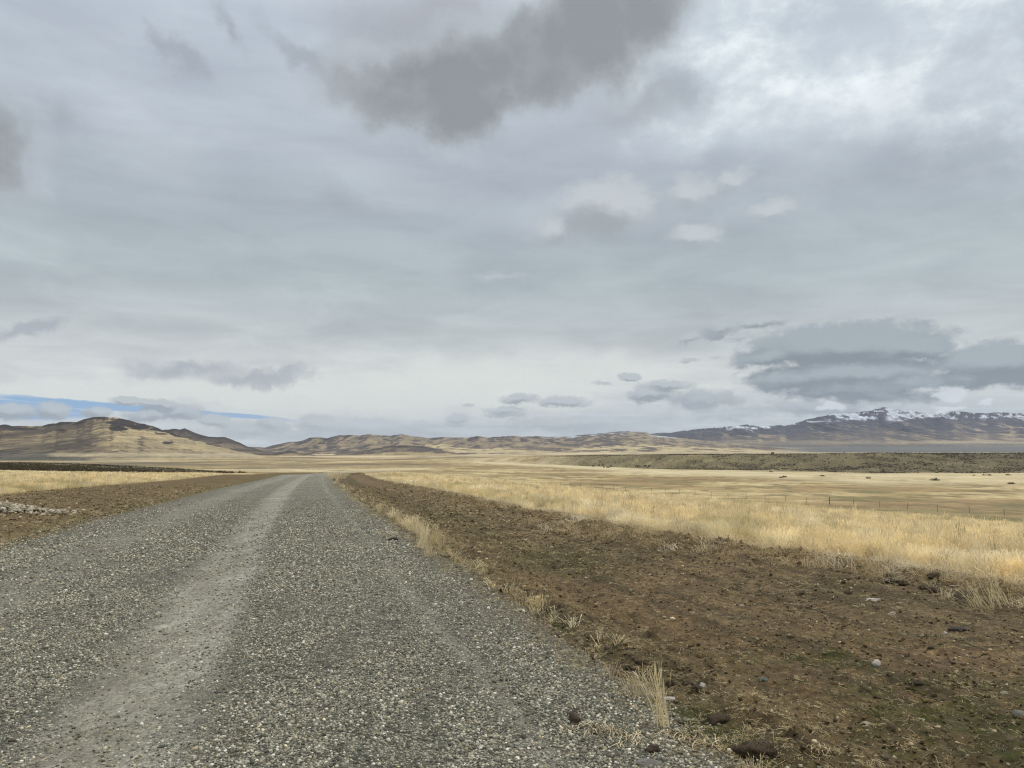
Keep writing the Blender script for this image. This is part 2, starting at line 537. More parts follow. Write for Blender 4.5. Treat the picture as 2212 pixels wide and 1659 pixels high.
def m_road():
    m, g = mat_new('road_gravel')
    p = pos(g)
    o = attr(g, 'lateral')
    wob = g.math('MULTIPLY', g.math('SUBTRACT', g.noise(g.vmath('MULTIPLY', p, (1, .35, 1)), 1.1, 6, .65), .5), .62)
    ow = g.math('ADD', o, wob)

    def band(c, w, soft):
        d = g.math('ABSOLUTE', g.math('SUBTRACT', ow, c))
        return g.smooth(d, w + soft, w)
    track = g.math('MAXIMUM', band(-3.35, .16, .58), g.math('MULTIPLY', band(-5.7, .22, .65), .6))
    track = g.math('MAXIMUM', track, g.math('MULTIPLY', band(-1.05, .02, .16), .6))
    # stones
    def stones(scale, rnd=1.0):
        v = g.n('ShaderNodeTexVoronoi', ins={'Vector': p, 'Scale': scale, 'Randomness': rnd})
        e = g.n('ShaderNodeTexVoronoi', feature='DISTANCE_TO_EDGE', ins={'Vector': p, 'Scale': scale, 'Randomness': rnd})
        return v, e.outputs['Distance']
    v1, e1 = stones(58.0)
    v2, e2 = stones(120.0)
    r1 = g.n('ShaderNodeSeparateColor', ins={0: v1.outputs['Color']}).outputs
    r2 = g.n('ShaderNodeSeparateColor', ins={0: v2.outputs['Color']}).outputs
    pal = [(0, (.075, .075, .06)), (.3, (.15, .147, .115)), (.55, (.235, .226, .175)), (.75, (.34, .315, .225)), (.9, (.48, .45, .34)), (1, (.70, .66, .54))]
    s1 = g.ramp(r1[0], pal)
    s2 = g.ramp(r2[0], pal)
    gap1 = g.smooth(e1, .0, .20)
    gap2 = g.smooth(e2, .0, .20)
    fine = g.mix(gap2, (.035, .034, .026), s2)
    coarse = g.mix(gap1, g.mix(.6, fine, (.05, .05, .045)), s1)
    sel = g.smooth(g.noise(p, 1.3, 4, .6), .42, .62)
    gravel = g.mix(g.math('MULTIPLY', sel, .55), coarse, fine)
    # lumps of coarser and finer stone, still seen where single stones are too small
    for sc_, lo_, hi_ in ((16.0, .55, 1.6), (6.5, .70, 1.38)):
        gravel = g.mix(1.0, gravel, g.ramp(g.noise(p, sc_, 3, .75), [(.3, (lo_,) * 3), (.5, (1, 1, 1)), (.68, (hi_,) * 3)]), 'MULTIPLY')
    patch = g.noise(g.vmath('MULTIPLY', p, (1, .45, 1)), .55, 5, .6)
    gravel = g.mix(1.0, gravel, g.ramp(patch, [(.3, (.98, 1.0, .92)), (.5, (1.12, 1.12, 1.08)), (.7, (1.25, 1.24, 1.17))]), 'MULTIPLY')
    # packed dusty tracks
    dn = g.noise(g.vmath('MULTIPLY', p, (1, .3, 1)), 2.6, 8, .7)
    dust = g.ramp(dn, [(.28, (.15, .137, .100)), (.45, (.215, .202, .155)), (.56, (.262, .250, .198)), (.66, (.34, .325, .26)), (.76, (.46, .445, .38))])
    streak = g.math('MAXIMUM', band(-3.0, .02, .16), g.math('MULTIPLY', band(-3.75, .0, .13), .7))
    streak = g.math('MULTIPLY', streak, g.smooth(g.noise(g.vmath('MULTIPLY', p, (1, .25, 1)), 1.7, 6, .65), .40, .60))
    dust = g.mix(g.math('MULTIPLY', streak, .5), dust, (.46, .445, .385))
    sn = g.smooth(g.noise(p, 34, 4, .7), .62, .74)
    dust = g.mix(g.math('MULTIPLY', sn, .8), dust, s2)
    for sc_, lo_, hi_ in ((11.0, .70, 1.30), (30.0, .62, 1.40), (75.0, .72, 1.28)):
        dust = g.mix(1.0, dust, g.ramp(g.noise(g.vmath('MULTIPLY', p, (1, .6, 1)), sc_, 3, .7), [(.3, (lo_,) * 3), (.5, (1, 1, 1)), (.7, (hi_,) * 3)]), 'MULTIPLY')
    col = g.mix(g.math('MULTIPLY', track, .78), gravel, dust)
    # soil and dead grass working in at the margins
    edge = g.smooth(g.math('ADD', o, g.math('MULTIPLY', wob, .8)), -1.1, .15)
    edge = g.math('MULTIPLY', edge, g.smooth(g.noise(p, 9, 6, .7), .40, .62, .2, .85))
    col = g.mix(edge, col, g.ramp(g.noise(p, 6, 5, .65), [(.35, (.115, .088, .052)), (.6, (.19, .15, .085)), (.75, (.12, .125, .05))]))
    edge2 = g.smooth(ow, -6.6, -7.5)
    col = g.mix(g.math('MULTIPLY', edge2, g.smooth(g.noise(p, 9, 6, .7), .4, .6, .1, .9)), col, (.15, .115, .07))
    h = g.math('ADD', g.math('MULTIPLY', gap1, g.math('ADD', r1[1], .4)), g.math('MULTIPLY', gap2, .35))
    h = g.math('MULTIPLY', h, g.math('SUBTRACT', 1.0, g.math('MULTIPLY', track, .8)))
    finish(g, col, .85, g.math('ADD', h, g.math('MULTIPLY', dn, 1.2)), .011)
    return m


def m_soil():
    m, g = mat_new('verge_soil')
    p = pos(g)
    c = attr(g, 'tone', out='Color')
    n1 = g.noise(p, 14, 8, .7)
    n2 = g.noise(p, 1.4, 6, .62)
    v = g.n('ShaderNodeTexVoronoi', ins={'Vector': p, 'Scale': 48.0})
    rv = g.n('ShaderNodeSeparateColor', ins={0: v.outputs['Color']}).outputs
    c = g.mix(1.0, c, g.ramp(n1, [(.3, (.34, .32, .30)), (.46, (.85, .85, .85)), (.58, (1.2, 1.18, 1.15)), (.75, (2.0, 1.95, 1.85))]), 'MULTIPLY')
    c = g.mix(1.0, c, g.ramp(n2, [(.3, (.68, .68, .66)), (.5, (1, 1, 1)), (.7, (1.3, 1.27, 1.22))]), 'MULTIPLY')
    st = g.math('MULTIPLY', g.smooth(rv[0], .84, .87), g.smooth(v.outputs['Distance'], .42, .30))
    c = g.mix(g.math('MULTIPLY', st, .8), c, g.ramp(rv[1], [(0, (.14, .11, .08)), (.6, (.26, .22, .17)), (1, (.5, .47, .42))]))
    c = g.mix(1.0, c, (.82, .77, .66), 'MULTIPLY')
    finish(g, c, .95, g.math('ADD', n1, g.math('MULTIPLY', st, .4)), .03)
    return m


def m_tinted(name, rough=.85, trans=0.0, grad=None, vary=.25, scale=40.0):
    """colour comes from each instance's own tint"""
    m, g = mat_new(name)
    c = attr(g, 'tint', 'INSTANCER', 'Color')
    p = pos(g)
    n = g.noise(p, scale, 4, .6)
    c = g.mix(1.0, c, g.ramp(n, [(.3, (1 - vary,) * 3), (.7, (1 + vary,) * 3)]), 'MULTIPLY')
    if grad:
        c = g.mix(1.0, c, g.ramp(attr(g, 'tip'), grad), 'MULTIPLY')
    b = g.n('ShaderNodeBsdfPrincipled', ins={'Base Color': c, 'Roughness': rough, 'Specular IOR Level': .2})
    sh = b.outputs[0]
    if trans:
        t = g.n('ShaderNodeBsdfTranslucent', ins={'Color': c})
        sh = g.n('ShaderNodeMixShader', ins={0: trans, 1: sh, 2: t.outputs[0]}).outputs[0]
    g.n('ShaderNodeOutputMaterial', ins={'Surface': sh})
    return m


def m_plain(name, a, b, scale=12.0, rough=.85, bump=.006, detail=6):
    m, g = mat_new(name)
    tc = g.n('ShaderNodeTexCoord').outputs['Object']
    n = g.noise(tc, scale, detail, .65)
    c = g.mix(g.smooth(n, .32, .68), a + (1,), b + (1,))
    finish(g, c, rough, n, bump)
    return m


LAND, HILL, ROAD, SOIL = m_land(), m_hill(), m_road(), m_soil()
M_STONE = m_tinted('loose_stone', .8, 0, None, .3, 90)
M_GRASS = m_tinted('dry_grass', .8, .38, None, .12, 3.0)
M_BUSH = m_tinted('sage_leaf', .9, .1, None, .35, 6.0)

# ------------------------------------------------------------------ ground sheet (polar, fine in view, to the horizon)
def build_ground():
    az = np.concatenate([np.linspace(-180, -50, 60)[:-1], np.linspace(-50, -38, 70)[:-1], np.linspace(-38, 38, 780), np.linspace(38, 50, 70)[1:], np.linspace(50, 180, 60)[1:]])
    az = np.radians(az)
    r = np.concatenate([[0.0], np.geomspace(.6, 24, 110)[:-1], np.geomspace(24, 10500, 470), [12500, 14500, 16500]])
    A, Rr = np.meshgrid(az, r)
    X, Y = np.sin(A) * Rr, np.cos(A) * Rr
    Z = base_height(X, Y)
    o = off_road(X, Y)
    bo = border(Y)
    # room for the road and verge sheets laid over the ground
    sink = sst(o, -16.6, -15.6) * (1 - sst(o - bo, .2, 1.0)) * (1 - sst(Y, 160, 176))
    Z = Z - .35 * sink * sst(Y, -20, -8)
    T = X / np.maximum(Y, 1)
    n_a = fbm(X / 23, Y / 23, 4, 40)
    n_b = fbm(X / 75, Y / 75, 4, 44)
    n_c = fbm(X / 260, Y / 260, 4, 48)
    n_d = fbm(X / 8, Y / 8, 3, 52)
    c = np.zeros(X.shape + (3,)) + np.array((.43, .335, .175))               # straw
    c = mixc(c, (.35, .25, .13), sst(n_d, .05, .5) * .5)
    # valley floor: pale, brown and olive patches
    val = np.maximum(sst(Rr, 95, 150), sst(o, 41, 47)) * (1 - sst(-o, 40, 120) * (Y < 230))
    v = np.zeros_like(c) + np.array((.37, .285, .155))
    v = mixc(v, (.27, .195, .105), sst(n_b, -.05, .25) * .8)
    v = mixc(v, (.22, .185, .095), sst(n_a, .08, .3) * .7)
    v = mixc(v, (.50, .42, .255), sst(-n_b + .5 * n_d, .02, .3) * .9)
    v = mixc(v, (.52, .445, .28), sst(n_c, .05, .3) * .55)
    v = mixc(v, (.20, .18, .085), sst(n_a - .6 * n_c, .22, .36) * .8)
    v = mixc(v, (.13, .11, .065), sst(fbm(X / 30 + 9, Y / 30, 4, 60), .36, .44) * .8)
    n_f = fbm(X / 11, Y / 22, 4, 62)
    v = mixc(v, (.17, .135, .075), sst(n_f + .35 * n_b, .16, .34) * .75)
    v = mixc(v, (.155, .13, .07), sst(fbm(X / 14 + 4, Y / 16, 4, 64), .2, .34) * .8)
    v = v * (.92 + .1 * sst(n_f, -.3, .3))[..., None] * np.array((1.0, .97, .86))
    c = c + (v - c) * val[..., None]
    # pale grass at the foot of the brushy bench
    yb = np.interp(T, [-.25, -.02, .094, .204, .319, .46, .67, 1.5], [2600, 1150, 820, 640, 600, 505, 515, 600])
    k = sst(Y, yb - 230, yb - 120) * (1 - sst(Y, yb - 15, yb + 10)) * (T > -.05)
    c = mixc(c, (.52, .445, .27), k * (.55 + .45 * sst(n_b, -.3, .2)))
    # bench slope, brush
    bench = sst(Y, yb - 6, yb + 14) * (1 - sst(Y, yb * 1.9, yb * 2.4)) * sst(T, .0, .10)
    bc = np.zeros_like(c) + np.array((.165, .138, .070))
    bc = mixc(bc, (.27, .22, .12), sst(n_a + .5 * n_d, 0.02, .35))
    bc = bc * (1 - .25 * sst(T, .2, .5))[..., None]
    bc = mixc(bc, (.080, .066, .038), sst(n_b + .9 * n_a + .25 * (T - .25), -.1, .2) * sst(T, .0, .25) * .9)
    c = c + (bc - c) * bench[..., None]
    # left: dark sage strip, then tan and dark bands
    lf = sst(-T, .32, .44) * sst(Y, 138, 150) * (1 - sst(Y, 420, 470))
    c = mixc(c, (.085, .08, .045), lf * (.75 + .25 * sst(n_a, -.2, .2)))
    lf2 = sst(-T, .18, .34) * sst(Y, 470, 600)
    c = mixc(c, (.12, .115, .08), lf2 * sst(n_c + .4 * n_b, -.02, .12) * .9)
    # far country
    fan = sst(Y, yb * 1.9, yb * 2.4) * sst(T, -.1, .1)
    c = mixc(c, (.50, .415, .265), fan * .9)
    c = mixc(c, (.50, .42, .27), sst(Y, 1500, 2500) * (.3 + .7 * sst(n_c, -.2, .2)))
    n_g = fbm(X / 260 + 5, Y / 420, 5, 66)
    mid = sst(Y, 420, 600) * (1 - bench) * (1 - sst(Y, 3600, 4600) * sst(T, .1, .3))
    c = mixc(c, (.25, .19, .105), mid * sst(n_g, -.02, .22) * .75)
    c = mixc(c, (.125, .105, .065), mid * sst(n_g, .20, .33) * .8)
    c = mixc(c, (.54, .46, .29), mid * sst(-n_g, .10, .3) * .7)
    n_e = fbm(X / 900, Y / 350, 4, 70)
    dk = sst(Y + 700 * n_e, 3000, 3500) * sst(T + .1 * n_e, .30, .40)
    c = mixc(c, (.085, .092, .095), dk * .95)
    dk2 = sst(n_e, .1, .3) * sst(Y, 1300, 2000) * (1 - sst(Y, 6000, 7000)) * sst(T, -.2, .3)
    c = mixc(c, (.15, .14, .12), dk2 * .6)
    # the road seen again beyond the rise
    rd = (np.abs(o + 3.6) < 3.6) & (Y > 160) & (Y < 640)
    c = mixc(c, (.17, .16, .13), rd * .8)
    near = (Rr < 30) & (np.abs(o) < 22)
    c = mixc(c, (.13, .095, .06), near * .3)
    ob = grid_mesh('ground', X, Y, Z, LAND, c)
    return tag(ob, 'rolling plain of dry grass and brush', None, None, 'structure')


build_ground()


def strip(name, o0, o1, no, y0, y1, dmin, mat, zfun, cfun=None, dy=.0045):
    ys = [y0]
    while ys[-1] < y1:
        ys.append(ys[-1] + max(dmin, dy * abs(ys[-1])))
    ys = np.array(ys)
    ov = np.linspace(o0, o1, no) if np.isscalar(o0) else None
    O, Yc = np.meshgrid(ov, ys)
    m = np.interp(Yc, _ys, _m)
    X = np.interp(Yc, _ys, _xr) + O * np.sqrt(1 + m * m) / 1.0385
    Z = zfun(X, Yc, O)
    ob = grid_mesh(name, X, Yc, Z, mat, cfun(X, Yc, O) if cfun else None, {'lateral': O})
    return tag(ob, None, None, None, 'structure')


def road_z(X, Y, O):
    z = base_height(X, Y)
    crown = .05 * (1 - ((O + 3.6) / 4.2) ** 2)
    rut = -.022 * np.exp(-((O + 3.55) / .5) ** 2) - .014 * np.exp(-((O + 5.75) / .45) ** 2) - .012 * np.exp(-((O + 1.05) / .12) ** 2)
    lumps = .010 * fbm(X / .5, Y / .5, 4, 80) + .012 * fbm(X / 2.3, Y / 2.3, 3, 84)
    skirt = -.30 * (sst(O, .55, 1.0) + sst(-O, 7.9, 8.5))
    return z + crown + rut + lumps + skirt - .03 * sst(O, -.2, .6)


strip('gravel_road', -8.6, 1.1, 150, -9, 178, .05, ROAD, road_z, dy=.006)


def patches(X, Y, lst):
    f = np.zeros(X.shape)
    for (px, py, rx, ry, w) in lst:
        f = np.maximum(f, w * np.exp(-(((X - px) / rx) ** 2 + ((Y - py) / ry) ** 2)))
    return f


GREEN = [(hit(975, 722)[:2] + (.75, .5, 1.0)), (hit(1020, 745)[:2] + (.6, .35, .9)), (hit(822, 660)[:2] + (.6, .35, .8)), (hit(880, 690)[:2] + (.5, .35, .5)), (hit(872, 748)[:2] + (.3, .15, .6)),
         (hit(930, 690)[:2] + (.8, .4, .5)), (hit(1040, 690)[:2] + (.5, .3, .5)), (hit(862, 640)[:2] + (.8, .3, .4)), (hit(440, 512)[:2] + (1.2, 5, .5)), (hit(560, 560)[:2] + (1.0, 1.8, .4))]


def right_col(X, Y, O):
    n1, n2, n3 = fbm(X / .9, Y / .9, 4, 90), fbm(X / 3.2, Y / 3.2, 3, 93), fbm(X / .25, Y / .25, 3, 97)
    c = np.zeros(X.shape + (3,)) + np.array((.142, .106, .056))
    c = mixc(c, (.165, .112, .064), sst(n2, .0, .35) * .7)
    ln = fbm(O * 2.4, Y / 16, 4, 101, .6)
    c = mixc(c, (.078, .060, .032), sst(ln, .03, .28) * .8)
    c = mixc(c, (.20, .155, .09), sst(-ln, .05, .3) * .65)                        # reddish
    c = mixc(c, (.090, .070, .038), sst(-n2, .0, .35) * .8)
    c = mixc(c, (.19, .145, .085), sst(n1, .1, .4) * .6)
    c = mixc(c, (.055, .042, .022), sst(n3 + .5 * n1, .2, .42) * .65)
    lane = np.exp(-((O - 1.9 - .25 * n2) / .55) ** 2)
    c = mixc(c, (.085, .078, .030), lane * .55 * sst(Y, 9, 14))                   # mossy band
    c = mixc(c, (.060, .066, .018), np.clip(patches(X, Y, GREEN) * (.75 + 1.8 * n3 + 1.2 * n1), 0, .7))
    c = mixc(c, (.21, .155, .095), np.exp(-((O - 3.3 - .3 * n2) / .7) ** 2) * sst(Y, 12, 30) * .7)
    b = border(Y)
    c = mixc(c, (.235, .18, .095), sst(O - b, -1.9, -.1) * (.3 + .7 * sst(n1, -.15, .2)) * .85)   # straw litter
    bs = np.exp(-((O - .1) / .35) ** 2)
    c = mixc(c, (.175, .14, .075), bs * sst(n1, -.15, .2) * .7)
    c = mixc(c, (.05, .07, .018), np.exp(-((O + .02) / .16) ** 2) * sst(fbm(X / .7, Y / .7, 2, 99), .0, .22) * .85 * (Y < 9))
    return c


def right_z(X, Y, O):
    z = base_height(X, Y) + relief_right(O, Y)
    z = z + .030 * fbm(O * 2.4, Y / 16, 4, 101, .6) * sst(O, .3, 1.0)
    rough = clods(X, Y) * (1 + 1.3 * np.exp(-((O - .8) / .6) ** 2) + 1.8 * np.exp(-((O - border(Y) + .6) / .7) ** 2))
    z = z + rough * sst(O, -.55, .2) * (1 - .5 * sst(Y, 30, 90))
    z = z + .022 * sst(O, -.45, .25) + .012 * fbm(X / .16, Y / .16, 3, 77) * sst(O, -.6, -.2) + .03 * fbm(X / .9, Y / .9, 3, 66)
    inner = -.12 * (1 - sst(O, -.75, -.3))
    outer = -.30 * sst(O - border(Y), .9, 1.6)
    return z + inner + outer - .02


strip('right_verge', -.8, 9.6, 285, 2.2, 178, .022, SOIL, right_z, right_col)


def left_col(X, Y, O):
    n1, n2 = fbm(X / 1.2, Y / 1.2, 4, 110), fbm(X / 4, Y / 4, 3, 113)
    c = np.zeros(X.shape + (3,)) + np.array((.145, .108, .054))
    c = mixc(c, (.185, .140, .074), sst(n2, -.1, .3) * .8)
    c = mixc(c, (.12, .093, .060), sst(n1, .1, .4) * .6)
    rim = np.exp(-((O + 7.75) / .5) ** 2)
    c = mixc(c, (.13, .115, .048), rim * (.4 + .6 * sst(n1, -.2, .2)))
    c = mixc(c, (.28, .215, .115), sst(-O, 15.2, 16.4) * .8)
    return c


def left_z(X, Y, O):
    z = base_height(X, Y) + clods(X, Y, .8) + .02 + .03 * fbm(X / 1.1, Y / 1.1, 3, 116)
    z = z + .05 * np.exp(-((O + 8.2) / .4) ** 2) * (1 + pnoise(Y / .9, X / .9, 3)) - .05 * np.exp(-((O + 9.4) / .7) ** 2)
    return z - .14 * sst(O, -7.6, -7.0) - .3 * sst(-O, 17.2, 18)


strip('left_verge', -18.4, -6.8, 200, -4, 178, .06, SOIL, left_z, left_col, dy=.006)


# ------------------------------------------------------------------ scatter by geometry nodes
def scatter(name, pts, rot, scl, tint, idx, variants, label=None):
    """one object of uncountable small pieces: points with their own turn, size and tint"""
    hold = bpy.data.collections.new(name + '_kinds')
    for me in variants:
        hold.objects.link(bpy.data.objects.new(me.name, me))
    n = len(pts)
    me = bpy.data.meshes.new(name)
    me.vertices.add(n)
    me.vertices.foreach_set('co', np.asarray(pts, np.float32).ravel())
    for k, v, t in (('rot', rot, 'FLOAT_VECTOR'), ('scl', scl, 'FLOAT_VECTOR'), ('tint', tint, 'FLOAT_VECTOR')):
        a = me.attributes.new(k, t, 'POINT')
        a.data.foreach_set('vector', np.asarray(v, np.float32).ravel())
    a = me.attributes.new('idx', 'INT', 'POINT')
    a.data.foreach_set('value', np.asarray(idx, np.int32))
    ob = link(name, me)
    t = bpy.data.node_groups.new(name, 'GeometryNodeTree')
    t.interface.new_socket('Geometry', in_out='INPUT', socket_type='NodeSocketGeometry')
    t.interface.new_socket('Geometry', in_out='OUTPUT', socket_type='NodeSocketGeometry')
    N = t.nodes.new
    gi, go = N('NodeGroupInput'), N('NodeGroupOutput')
    ci = N('GeometryNodeCollectionInfo')
    ci.inputs['Collection'].default_value = hold
    ci.inputs['Separate Children'].default_value = True
    ci.inputs['Reset Children'].default_value = True
    ip = N('GeometryNodeInstanceOnPoints')
    ip.inputs['Pick Instance'].default_value = True

    def na(nm, ty):
        a = N('GeometryNodeInputNamedAttribute')
        a.data_type = ty
        a.inputs['Name'].default_value = nm
        return a.outputs['Attribute']
    L = t.links.new
    L(gi.outputs[0], ip.inputs['Points'])
    L(ci.outputs[0], ip.inputs['Instance'])
    L(na('idx', 'INT'), ip.inputs['Instance Index'])
    er = N('FunctionNodeEulerToRotation')
    L(na('rot', 'FLOAT_VECTOR'), er.inputs[0])
    L(er.outputs[0], ip.inputs['Rotation'])
    L(na('scl', 'FLOAT_VECTOR'), ip.inputs['Scale'])
    L(ip.outputs[0], go.inputs[0])
    md = ob.modifiers.new('scatter', 'NODES')
    md.node_group = t
    return tag(ob, label, None, None, 'stuff')


def stone_mesh(name, seed, flat=.6, sub=1, jit=.28, mat=None, angular=False, crumb=0.0):
    import bmesh
    bm = bmesh.new()
    bmesh.ops.create_icosphere(bm, subdivisions=sub, radius=.5)
    r = random.Random(seed)
    ph = [r.uniform(0, 6.28) for _ in range(6)]
    for v in bm.verts:
        d = v.co.normalized()
        k = 1 + jit * (math.sin(3.1 * d.x + ph[0]) * math.cos(2.7 * d.y + ph[1]) + .6 * math.sin(5.3 * d.z + ph[2] + 3 * d.x)) + jit * .5 * (r.random() - .5)
        if angular:
            for j in range(5):
                q = random.Random(seed * 31 + j)
                ax = Vector((q.uniform(-1, 1), q.uniform(-1, 1), q.uniform(-.6, 1))).normalized()
                t = d.dot(ax)
                if t > .1:
                    k = min(k, .72 / t)
        if crumb:
            k *= 1 + crumb * float(fbm(np.array([d.x * 3.1 + seed]), np.array([d.y * 3.1 + d.z * 2.7]), 4, seed, .65)[0])
        v.co = Vector((d.x * k, d.y * k * .8, d.z * k * flat)) * .5
    me = bpy.data.meshes.new(name)
    bm.to_mesh(me)
    bm.free()
    me.polygons.foreach_set('use_smooth', np.full(len(me.polygons), not angular))
    me.materials.append(mat or M_STONE)
    return me


def tuft_mesh(name, seed, n, h, spread, width, lean=.25, heads=True, droop=.3, mat=None):
    r = random.Random(seed)
    V, F = [], []
    for i in range(n):
        a = r.uniform(0, 2 * math.pi)
        d = spread * math.sqrt(r.random())
        bx, by = math.cos(a) * d, math.sin(a) * d
        hh = h * r.uniform(.55, 1.1)
        la = r.uniform(0, 2 * math.pi)
        ln = lean * r.random() + .04
        lx, ly = math.cos(la) * ln + bx * .6, math.sin(la) * ln + by * .6
        w = width * r.uniform(.7, 1.2)
        wa = r.uniform(0, math.pi)
        wx, wy = math.cos(wa) * w / 2, math.sin(wa) * w / 2
        pts = []
        for t, ww in ((0, 1), (.4, .9), (.75, .7 if not heads else .75), (.88, 1.7 if heads else .5), (1.0, .2)):
            q = t * t
            x = bx + lx * hh * (t * .6 + q * .7)
            y = by + ly * hh * (t * .6 + q * .7)
            z = hh * t * (1 - droop * q * ln * 2)
            pts.append((x, y, z, ww))
        k = len(V)
        for (x, y, z, ww) in pts:
            V.append((x - wx * ww, y - wy * ww, z))
            V.append((x + wx * ww, y + wy * ww, z))
        for j in range(len(pts) - 1):
            F.append((k + 2 * j, k + 2 * j + 1, k + 2 * j + 3, k + 2 * j + 2))
    return raw_mesh(name, V, F, mat or M_GRASS, False)


def polar(n, r0, r1, a0, a1, power):
    """random points of a wedge; density falls as r**-power"""
    k = 2 - power
    u = RNG.random(n)
    r = (r0 ** k + u * (r1 ** k - r0 ** k)) ** (1 / k) if abs(k) > 1e-6 else r0 * (r1 / r0) ** u
    a = np.radians(RNG.uniform(a0, a1, n))
    return r * np.sin(a), r * np.cos(a)


def straw_tint(X, Y, base=(.87, .73, .435)):
    n = len(X)
    n1, n2, n3 = fbm(X / 2.2, Y / 2.2, 3, 130), fbm(X / 9, Y / 9, 3, 134), fbm(X / 28, Y / 28, 2, 138)
    t = np.zeros((n, 3)) + np.array(base)
    t = mixc(t, (.92, .83, .60), sst(n1, 0, .3) * .8)
    t = mixc(t, (.72, .59, .37), sst(n2, .05, .35) * .45)
    t = mixc(t, (.50, .43, .21), sst(-n2 + .3 * n3, .15, .35) * .55)
    return t * (RNG.uniform(.72, 1.2, (n, 1)) + .5 * fbm(X / .8, Y / .8, 3, 139)[:, None]) * np.array([1, 1, 1])


def top_z(X, Y):
    """height of the visible verge/road sheets"""
    o = off_road(X, Y)
    z = base_height(X, Y)
    zr = right_z(X, Y, o)
    zl = left_z(X, Y, o)
    zd = road_z(X, Y, o)
    z = np.where(o > 1.0, np.where(o < border(Y) + 1.1, zr, z), np.where(o > -.8, np.maximum(zr, zd), np.where(o > -6.8, zd, np.where(o > -8.6, np.maximum(zl, zd), np.where(o > -17.5, zl, z)))))
    return z


TUFTS = [tuft_mesh('grass_tuft', 10 + i, 34, .50, .13, .006, .30) for i in range(6)]
TUFTS_FAR = [tuft_mesh('grass_tuft_coarse', 40 + i, 26, .50, .22, .013, .30) for i in range(4)]


def grass_field(name, X, Y, hs, far=45.0, label=None, base=(.87, .73, .435)):
    n = len(X)
    r = np.hypot(X, Y)
    Z = base_height(X, Y) - .02
    idx = np.where(r > far, 6 + RNG.integers(0, 4, n), RNG.integers(0, 6, n))
    rot = np.stack([RNG.normal(0, .09, n), RNG.normal(0, .09, n) + .05, RNG.uniform(0, 6.28, n)], 1)
    hh = hs * (1 + .45 * fbm(X / 3.5, Y / 3.5, 3, 150) + .45 * fbm(X / .9, Y / .9, 3, 165)) * RNG.uniform(.7, 1.15, n)
    w = np.maximum(1, (r / 60)) * RNG.uniform(.8, 1.2, n)
    odd = RNG.random(n) < .05
    hh = np.where(odd, hh * RNG.uniform(1.2, 1.55, n), hh)
    w = np.where(odd, w * .55, w)
    scl = np.stack([w, w, hh], 1)
    tint = straw_tint(X, Y, base)
    tint = np.where(odd[:, None], tint * np.where(RNG.random(n) < .5, .55, 1.1)[:, None], tint)
    return scatter(name, np.stack([X, Y, Z], 1), rot, scl, tint, idx, TUFTS + TUFTS_FAR, label)


def build_fields():
    X, Y = polar(230000, 9, 260, -16, 48, 1.35)
    o = off_road(X, Y)
    b = border(Y) + .35 * fbm(X / 1.5, Y / 1.5, 3, 160)
    s = o - b
    tus = fbm(X / .9, Y / .9, 3, 165) + .5 * fbm(X / 4, Y / 4, 2, 166)
    keep = (s > 0) & (s < 46) & (RNG.random(len(X)) < np.where(s < 36, 1, .35) * np.clip(.75 + 1.6 * tus, .12, 1))
    keep &= ~((RNG.random(len(X)) < .82) & (s < 1.1 + 1.0 * pnoise(X / 1.1, Y / 1.1, 4)))
    X, Y, s = X[keep], Y[keep], s[keep]
    hs = np.interp(s, [0, 1.2, 3, 26, 36, 46], [.38, .62, .80, .75, .45, .3])
    grass_field('tall_grass', X, Y, hs, label='tall dry straw-coloured grass in the field right of the road')
    X, Y = polar(60000, 24, 240, -48, -12, 1.3)
    o = off_road(X, Y)
    b = -16.4 + .5 * fbm(X / 1.5, Y / 1.5, 3, 162)
    s = b - o
    keep = (s > 0) & (Y > 5) & (Y < 140 + 12 * pnoise(X / 20, Y * 0, 5))
    X, Y, s = X[keep], Y[keep], s[keep]
    hs = np.interp(s, [0, 2, 60, 120], [.6, .95, .8, .6]) * np.interp(Y, [90, 140], [1, .45])
    grass_field('meadow_grass', X, Y, hs, label='dry straw-coloured grass in the field left of the road')


build_fields()

# loose stones on the road
STONES = [stone_mesh('gravel_stone', 200 + i, .55 + .1 * (i % 3), 1, .22) for i in range(6)]


def stone_tint(n, warm=0.0):
    t = RNG.random(n)
    pal = np.array([(.058, .056, .043), (.145, .140, .106), (.24, .230, .172), (.35, .332, .250), (.49, .465, .36), (.72, .69, .58)])
    k = np.array([0, .25, .55, .8, .94, 1.0])
    c = np.stack([np.interp(t, k, pal[:, j]) for j in range(3)], 1)
    h = RNG.random(n)
    c = np.where((h > .93)[:, None], c * np.array((1.10, 1.0, .80)), c)
    c = np.where((h < .06)[:, None], c * np.array((1.08, .96, .90)), c)
    return c * (1 + warm * np.array((.15, 0, -.2)))


